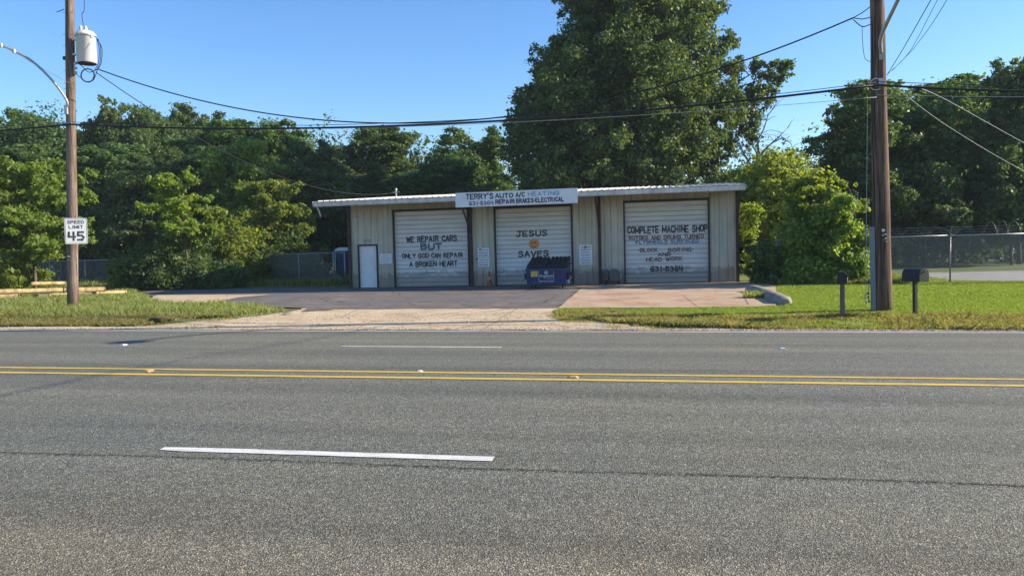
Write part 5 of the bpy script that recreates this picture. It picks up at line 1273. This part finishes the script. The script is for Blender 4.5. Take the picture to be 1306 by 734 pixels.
wire('service_wire', 'thin service wire dropping from the transformer pole to the garage roof mast', sag(at_y(122, 92, 21.0), MAST, 1.25, 40), .014, M_CABLE)
# lines crossing over the road toward the camera from the right pole
for k, (a_, mid_, b_, lab) in enumerate((((1131, 96), (1152, 62), (1192, -8), 'left wire'), ((1133, 94), (1160, 66), (1200, -8), 'middle wire'), ((1138, 90), (1170, 56), (1212, -8), 'right wire'))):
    P = [at_y(*a_, 20.2), at_y(*mid_, 17.6), at_y(*b_, 14.2), at_y(1300, -190, 9)]
    wire('overhead_wire', lab + ' of the three climbing to the upper right from the right pole', spline(P, 8), (.008, .005, .006)[k])
# service wires to the right
wire('service_wire', 'lower pale service wire running down right from the right pole', spline([at_y(1142, 112, 20.3), at_y(1212, 163, 23.4), at_y(1306, 218, 26.5), at_y(1420, 272, 30)], 6), .0065, M_WIRE)
wire('service_wire', 'upper pale service wire running down to the right edge', spline([at_y(1168, 110, 20.6), at_y(1210, 129, 23), at_y(1306, 182, 27), at_y(1420, 240, 31)], 6), .0065, M_WIRE)
# right pole hardware
q = locR(108); m_ = MB(); m_.box(tuple(q + [0, -.20, 0]), (.12, .05, .22)); m_.build('cable_clamp', M_GALV, PR_)
m_ = MB(); m_.tube([q + np.array([.14 * math.cos(a) - .12, -.22, .14 * math.sin(a) - .03]) for a in np.linspace(0, 5.5, 16)], .010, 5); m_.build('wire_coil', M_PWHITE, PR_)
gb_, gt_ = onR(1113, 397), onR(1110.5, 290)
mid_u = (gb_ + gt_) / 2
hb = at_y(1112, 290, 20.3)[2] - RB[2]
m_ = MB(); m_.prism([(-.045, -.05, 0), (.045, -.05, 0), (.055, .05, 0), (-.055, .05, 0)], (0, 0, 0), tuple(dirR * hb)); m_.build('grey_cable_guard', M_GREYPVC, PR_, loc=(-.24, -.09, .02))
wire('riser_wire', '', [np.array([-.20, -.10, 2.3]), locR(150) + [-.20, -.1, 0], locR(80) + [-.17, -.1, 0], locR(30) + [-.16, -.1, 0]], .009, own=False, parent=PR_)
q = locR(300); m_ = MB()
for dx, dz, s in ((-.02, .12, .09), (.03, .02, .05), (-.03, .0, .04), (.04, -.08, .05), (.05, -.16, .035), (.0, -.12, .02)): m_.add([(q[0] + dx + s * .5 * math.cos(6.283 * k / 8), q[1] - .226, q[2] + dz + s * .42 * math.sin(6.283 * k / 8)) for k in range(8)], [tuple(range(8))])
m_.build('white_paint_marks', M_PWHITE, PR_)
# hanging ropes with beads
for k, (px_, y0_, y1_) in enumerate(((1104, 250, 387), (1107.8, 372, 386))):
    m_ = MB(); A_, Bq = at_y(px_ + (2.5 if k == 0 else 0), 120 if k == 0 else 355, 20.4), at_y(px_, y1_, 20.4)
    m_.tube([A_ - RB, (A_ + Bq) / 2 - RB, Bq - RB], .006, 5)
    for j in range(3): c = Bq - RB + np.array([random.uniform(-.02, .02), 0, .04 + .10 * j]); m_.lathe([(.01, -.03), (.028, 0), (.01, .03)], tuple(c), 8)
    m_.build('hanging_rope', M_TRIMD if k else M_WIRE, PR_)
# street light arms (bolted on the poles)
AL = thing('street_light_arm', 'curved grey street light arm on the left pole, its lamp cut by the left edge', 'street light', tuple(LB + locL(136)))
b_ = LB + locL(136)
P = [LB + locL(141) + [-.05, -.14, 0], at_y(85, 128, 21.1), at_y(66, 102, 20.9), at_y(42, 79, 20.7), at_y(20, 66, 20.5), at_y(0, 57.5, 20.3), at_y(-18, 52, 20.1)]
MB().tube([np.array(p) - b_ for p in spline(P, 5)], [.036] * (len(spline(P, 5)) - 6) + [.032] * 6, 10).build('arm', M_GALV, AL, smooth=True)
MB().box(tuple(LB + locL(141) - b_ + [-.03, -.16, 0]), (.10, .06, .28)).build('bracket', M_GALV, AL)
for px_, y in ((18, 65.5), (1.5, 58)): q = at_y(px_, y, 20.45 if px_ > 10 else 20.3) - b_; MB().lathe([(.045, -.05), (.05, 0), (.045, .05)], tuple(q), 10).build('collar', M_GALV, AL)
q = at_y(-40, 50, 20.0) - b_; MB().tube([q + [.45, 0, .0], q + [.2, 0, .02], q + [-.1, 0, .0], q + [-.3, 0, -.02]], [.05, .12, .15, .08], 12).build('lamp_head', M_GALV, AL, smooth=True)
MB().tube([at_y(5, 60, 20.3) - b_, at_y(88, 106, 21.1) - b_], .005, 4).build('guy_wire', M_WIRE, AL)
ab = RB + locR(62)
AR = thing('street_light_arm', 'long grey street light arm rising out of the frame from the right pole', 'street light', tuple(ab))
P = [RB + locR(72) + [.02, -.17, 0], at_y(1123, 50, 20.0), at_y(1131, 30, 19.6), at_y(1143, 5, 19.1), at_y(1154, -18, 18.6), at_y(1160, -36, 18.0), at_y(1153, -48, 17.2)]
SP = spline(P, 5); MB().tube([np.array(p) - ab for p in SP], .045, 10).build('arm', M_GALV, AR, smooth=True)
MB().box(tuple(RB + locR(68) - ab + [.03, -.19, 0]), (.12, .08, .42)).build('bracket', mat('pale_bracket', (.45, .40, .33), .6, noise=.3), AR)
q = np.array(P[-1]) - ab; MB().tube([q + [0, .1, .0], q + [0, -.1, .03], q + [0, -.4, .02], q + [0, -.65, -.02]], [.06, .15, .18, .09], 12).build('lamp_head', M_GALV, AR, smooth=True)

# speed limit sign (screwed to the left pole)
sp = at_y(97, 294.5, 20.95); scl = (at_y(97, 278, 20.95)[2] - at_y(97, 311, 20.95)[2])
SL_ = thing('speed_limit_sign', 'white SPEED LIMIT 45 sign screwed to the left wooden pole', 'road sign', tuple(sp - np.array([0, 0, scl / 2])), math.radians(31))
w_ = scl * .78; h_ = scl
def rrect(w, h, r, y, z0, n=5):
    pts = []
    for cx_, cz_, a0 in ((w / 2 - r, h - r, 0), (-w / 2 + r, h - r, 90), (-w / 2 + r, r, 180), (w / 2 - r, r, 270)):
        for k in range(n + 1): a = math.radians(a0 + 90 * k / n); pts.append((cx_ + r * math.cos(a), y, z0 + cz_ + r * math.sin(a)))
    return pts
MB().prism(rrect(w_, h_, .04, 0, 0), (0, 0, 0), (0, .004, 0)).build('plate', M_SIGNW, SL_)
m_ = MB(); o_ = rrect(w_ - .03, h_ - .03, .035, -.0012, .015); i_ = rrect(w_ - .055, h_ - .055, .028, -.0012, .0275); n = len(o_)
m_.add(o_ + i_, [(k, (k + 1) % n, n + (k + 1) % n, n + k) for k in range(n)]); m_.build('border', M_BLACK, SL_)
lettering('SPEED', -w_ * .36, w_ * .36, h_ * .845, h_ * .13, -.0015, M_BLACK, SL_, .17, jit=0, gap=1.6)
lettering('LIMIT', -w_ * .30, w_ * .30, h_ * .655, h_ * .13, -.0015, M_BLACK, SL_, .17, jit=0, gap=1.6)
lettering('45', -w_ * .34, w_ * .34, h_ * .30, h_ * .37, -.0015, M_BLACK, SL_, .16, jit=0, gap=1.6)
m_ = MB()
for z in (.06, h_ - .06): m_.lathe([(.012, 0), (.008, .006)], (0, 0, 0), 8)
MB().box((0, .03, h_ / 2), (.05, .05, h_ * .9)).build('mounting_strip', M_GALV, SL_)
print('objects', len(bpy.data.objects), 'tris', sum(len(m.polygons) for m in bpy.data.meshes))


# ------------------------------------------------------------------ thin morning haze
hz = MB(); hz.box((0, 1100, 18), (3040, 2840, 46)); hm = bpy.data.materials.new('haze_air'); hm.use_nodes = True; hn_ = hm.node_tree; hn_.nodes.clear()
ho = hn_.nodes.new('ShaderNodeOutputMaterial'); hv = hn_.nodes.new('ShaderNodeVolumePrincipled'); hv.inputs['Density'].default_value = .0003; hv.inputs['Color'].default_value = (.80, .90, 1, 1)
hn_.links.new(hv.outputs[0], ho.inputs['Volume'])
o = hz.build('haze', hm); o['kind'] = 'stuff'; o['label'] = 'thin pale haze hanging over the whole roadside'; o['category'] = 'haze'
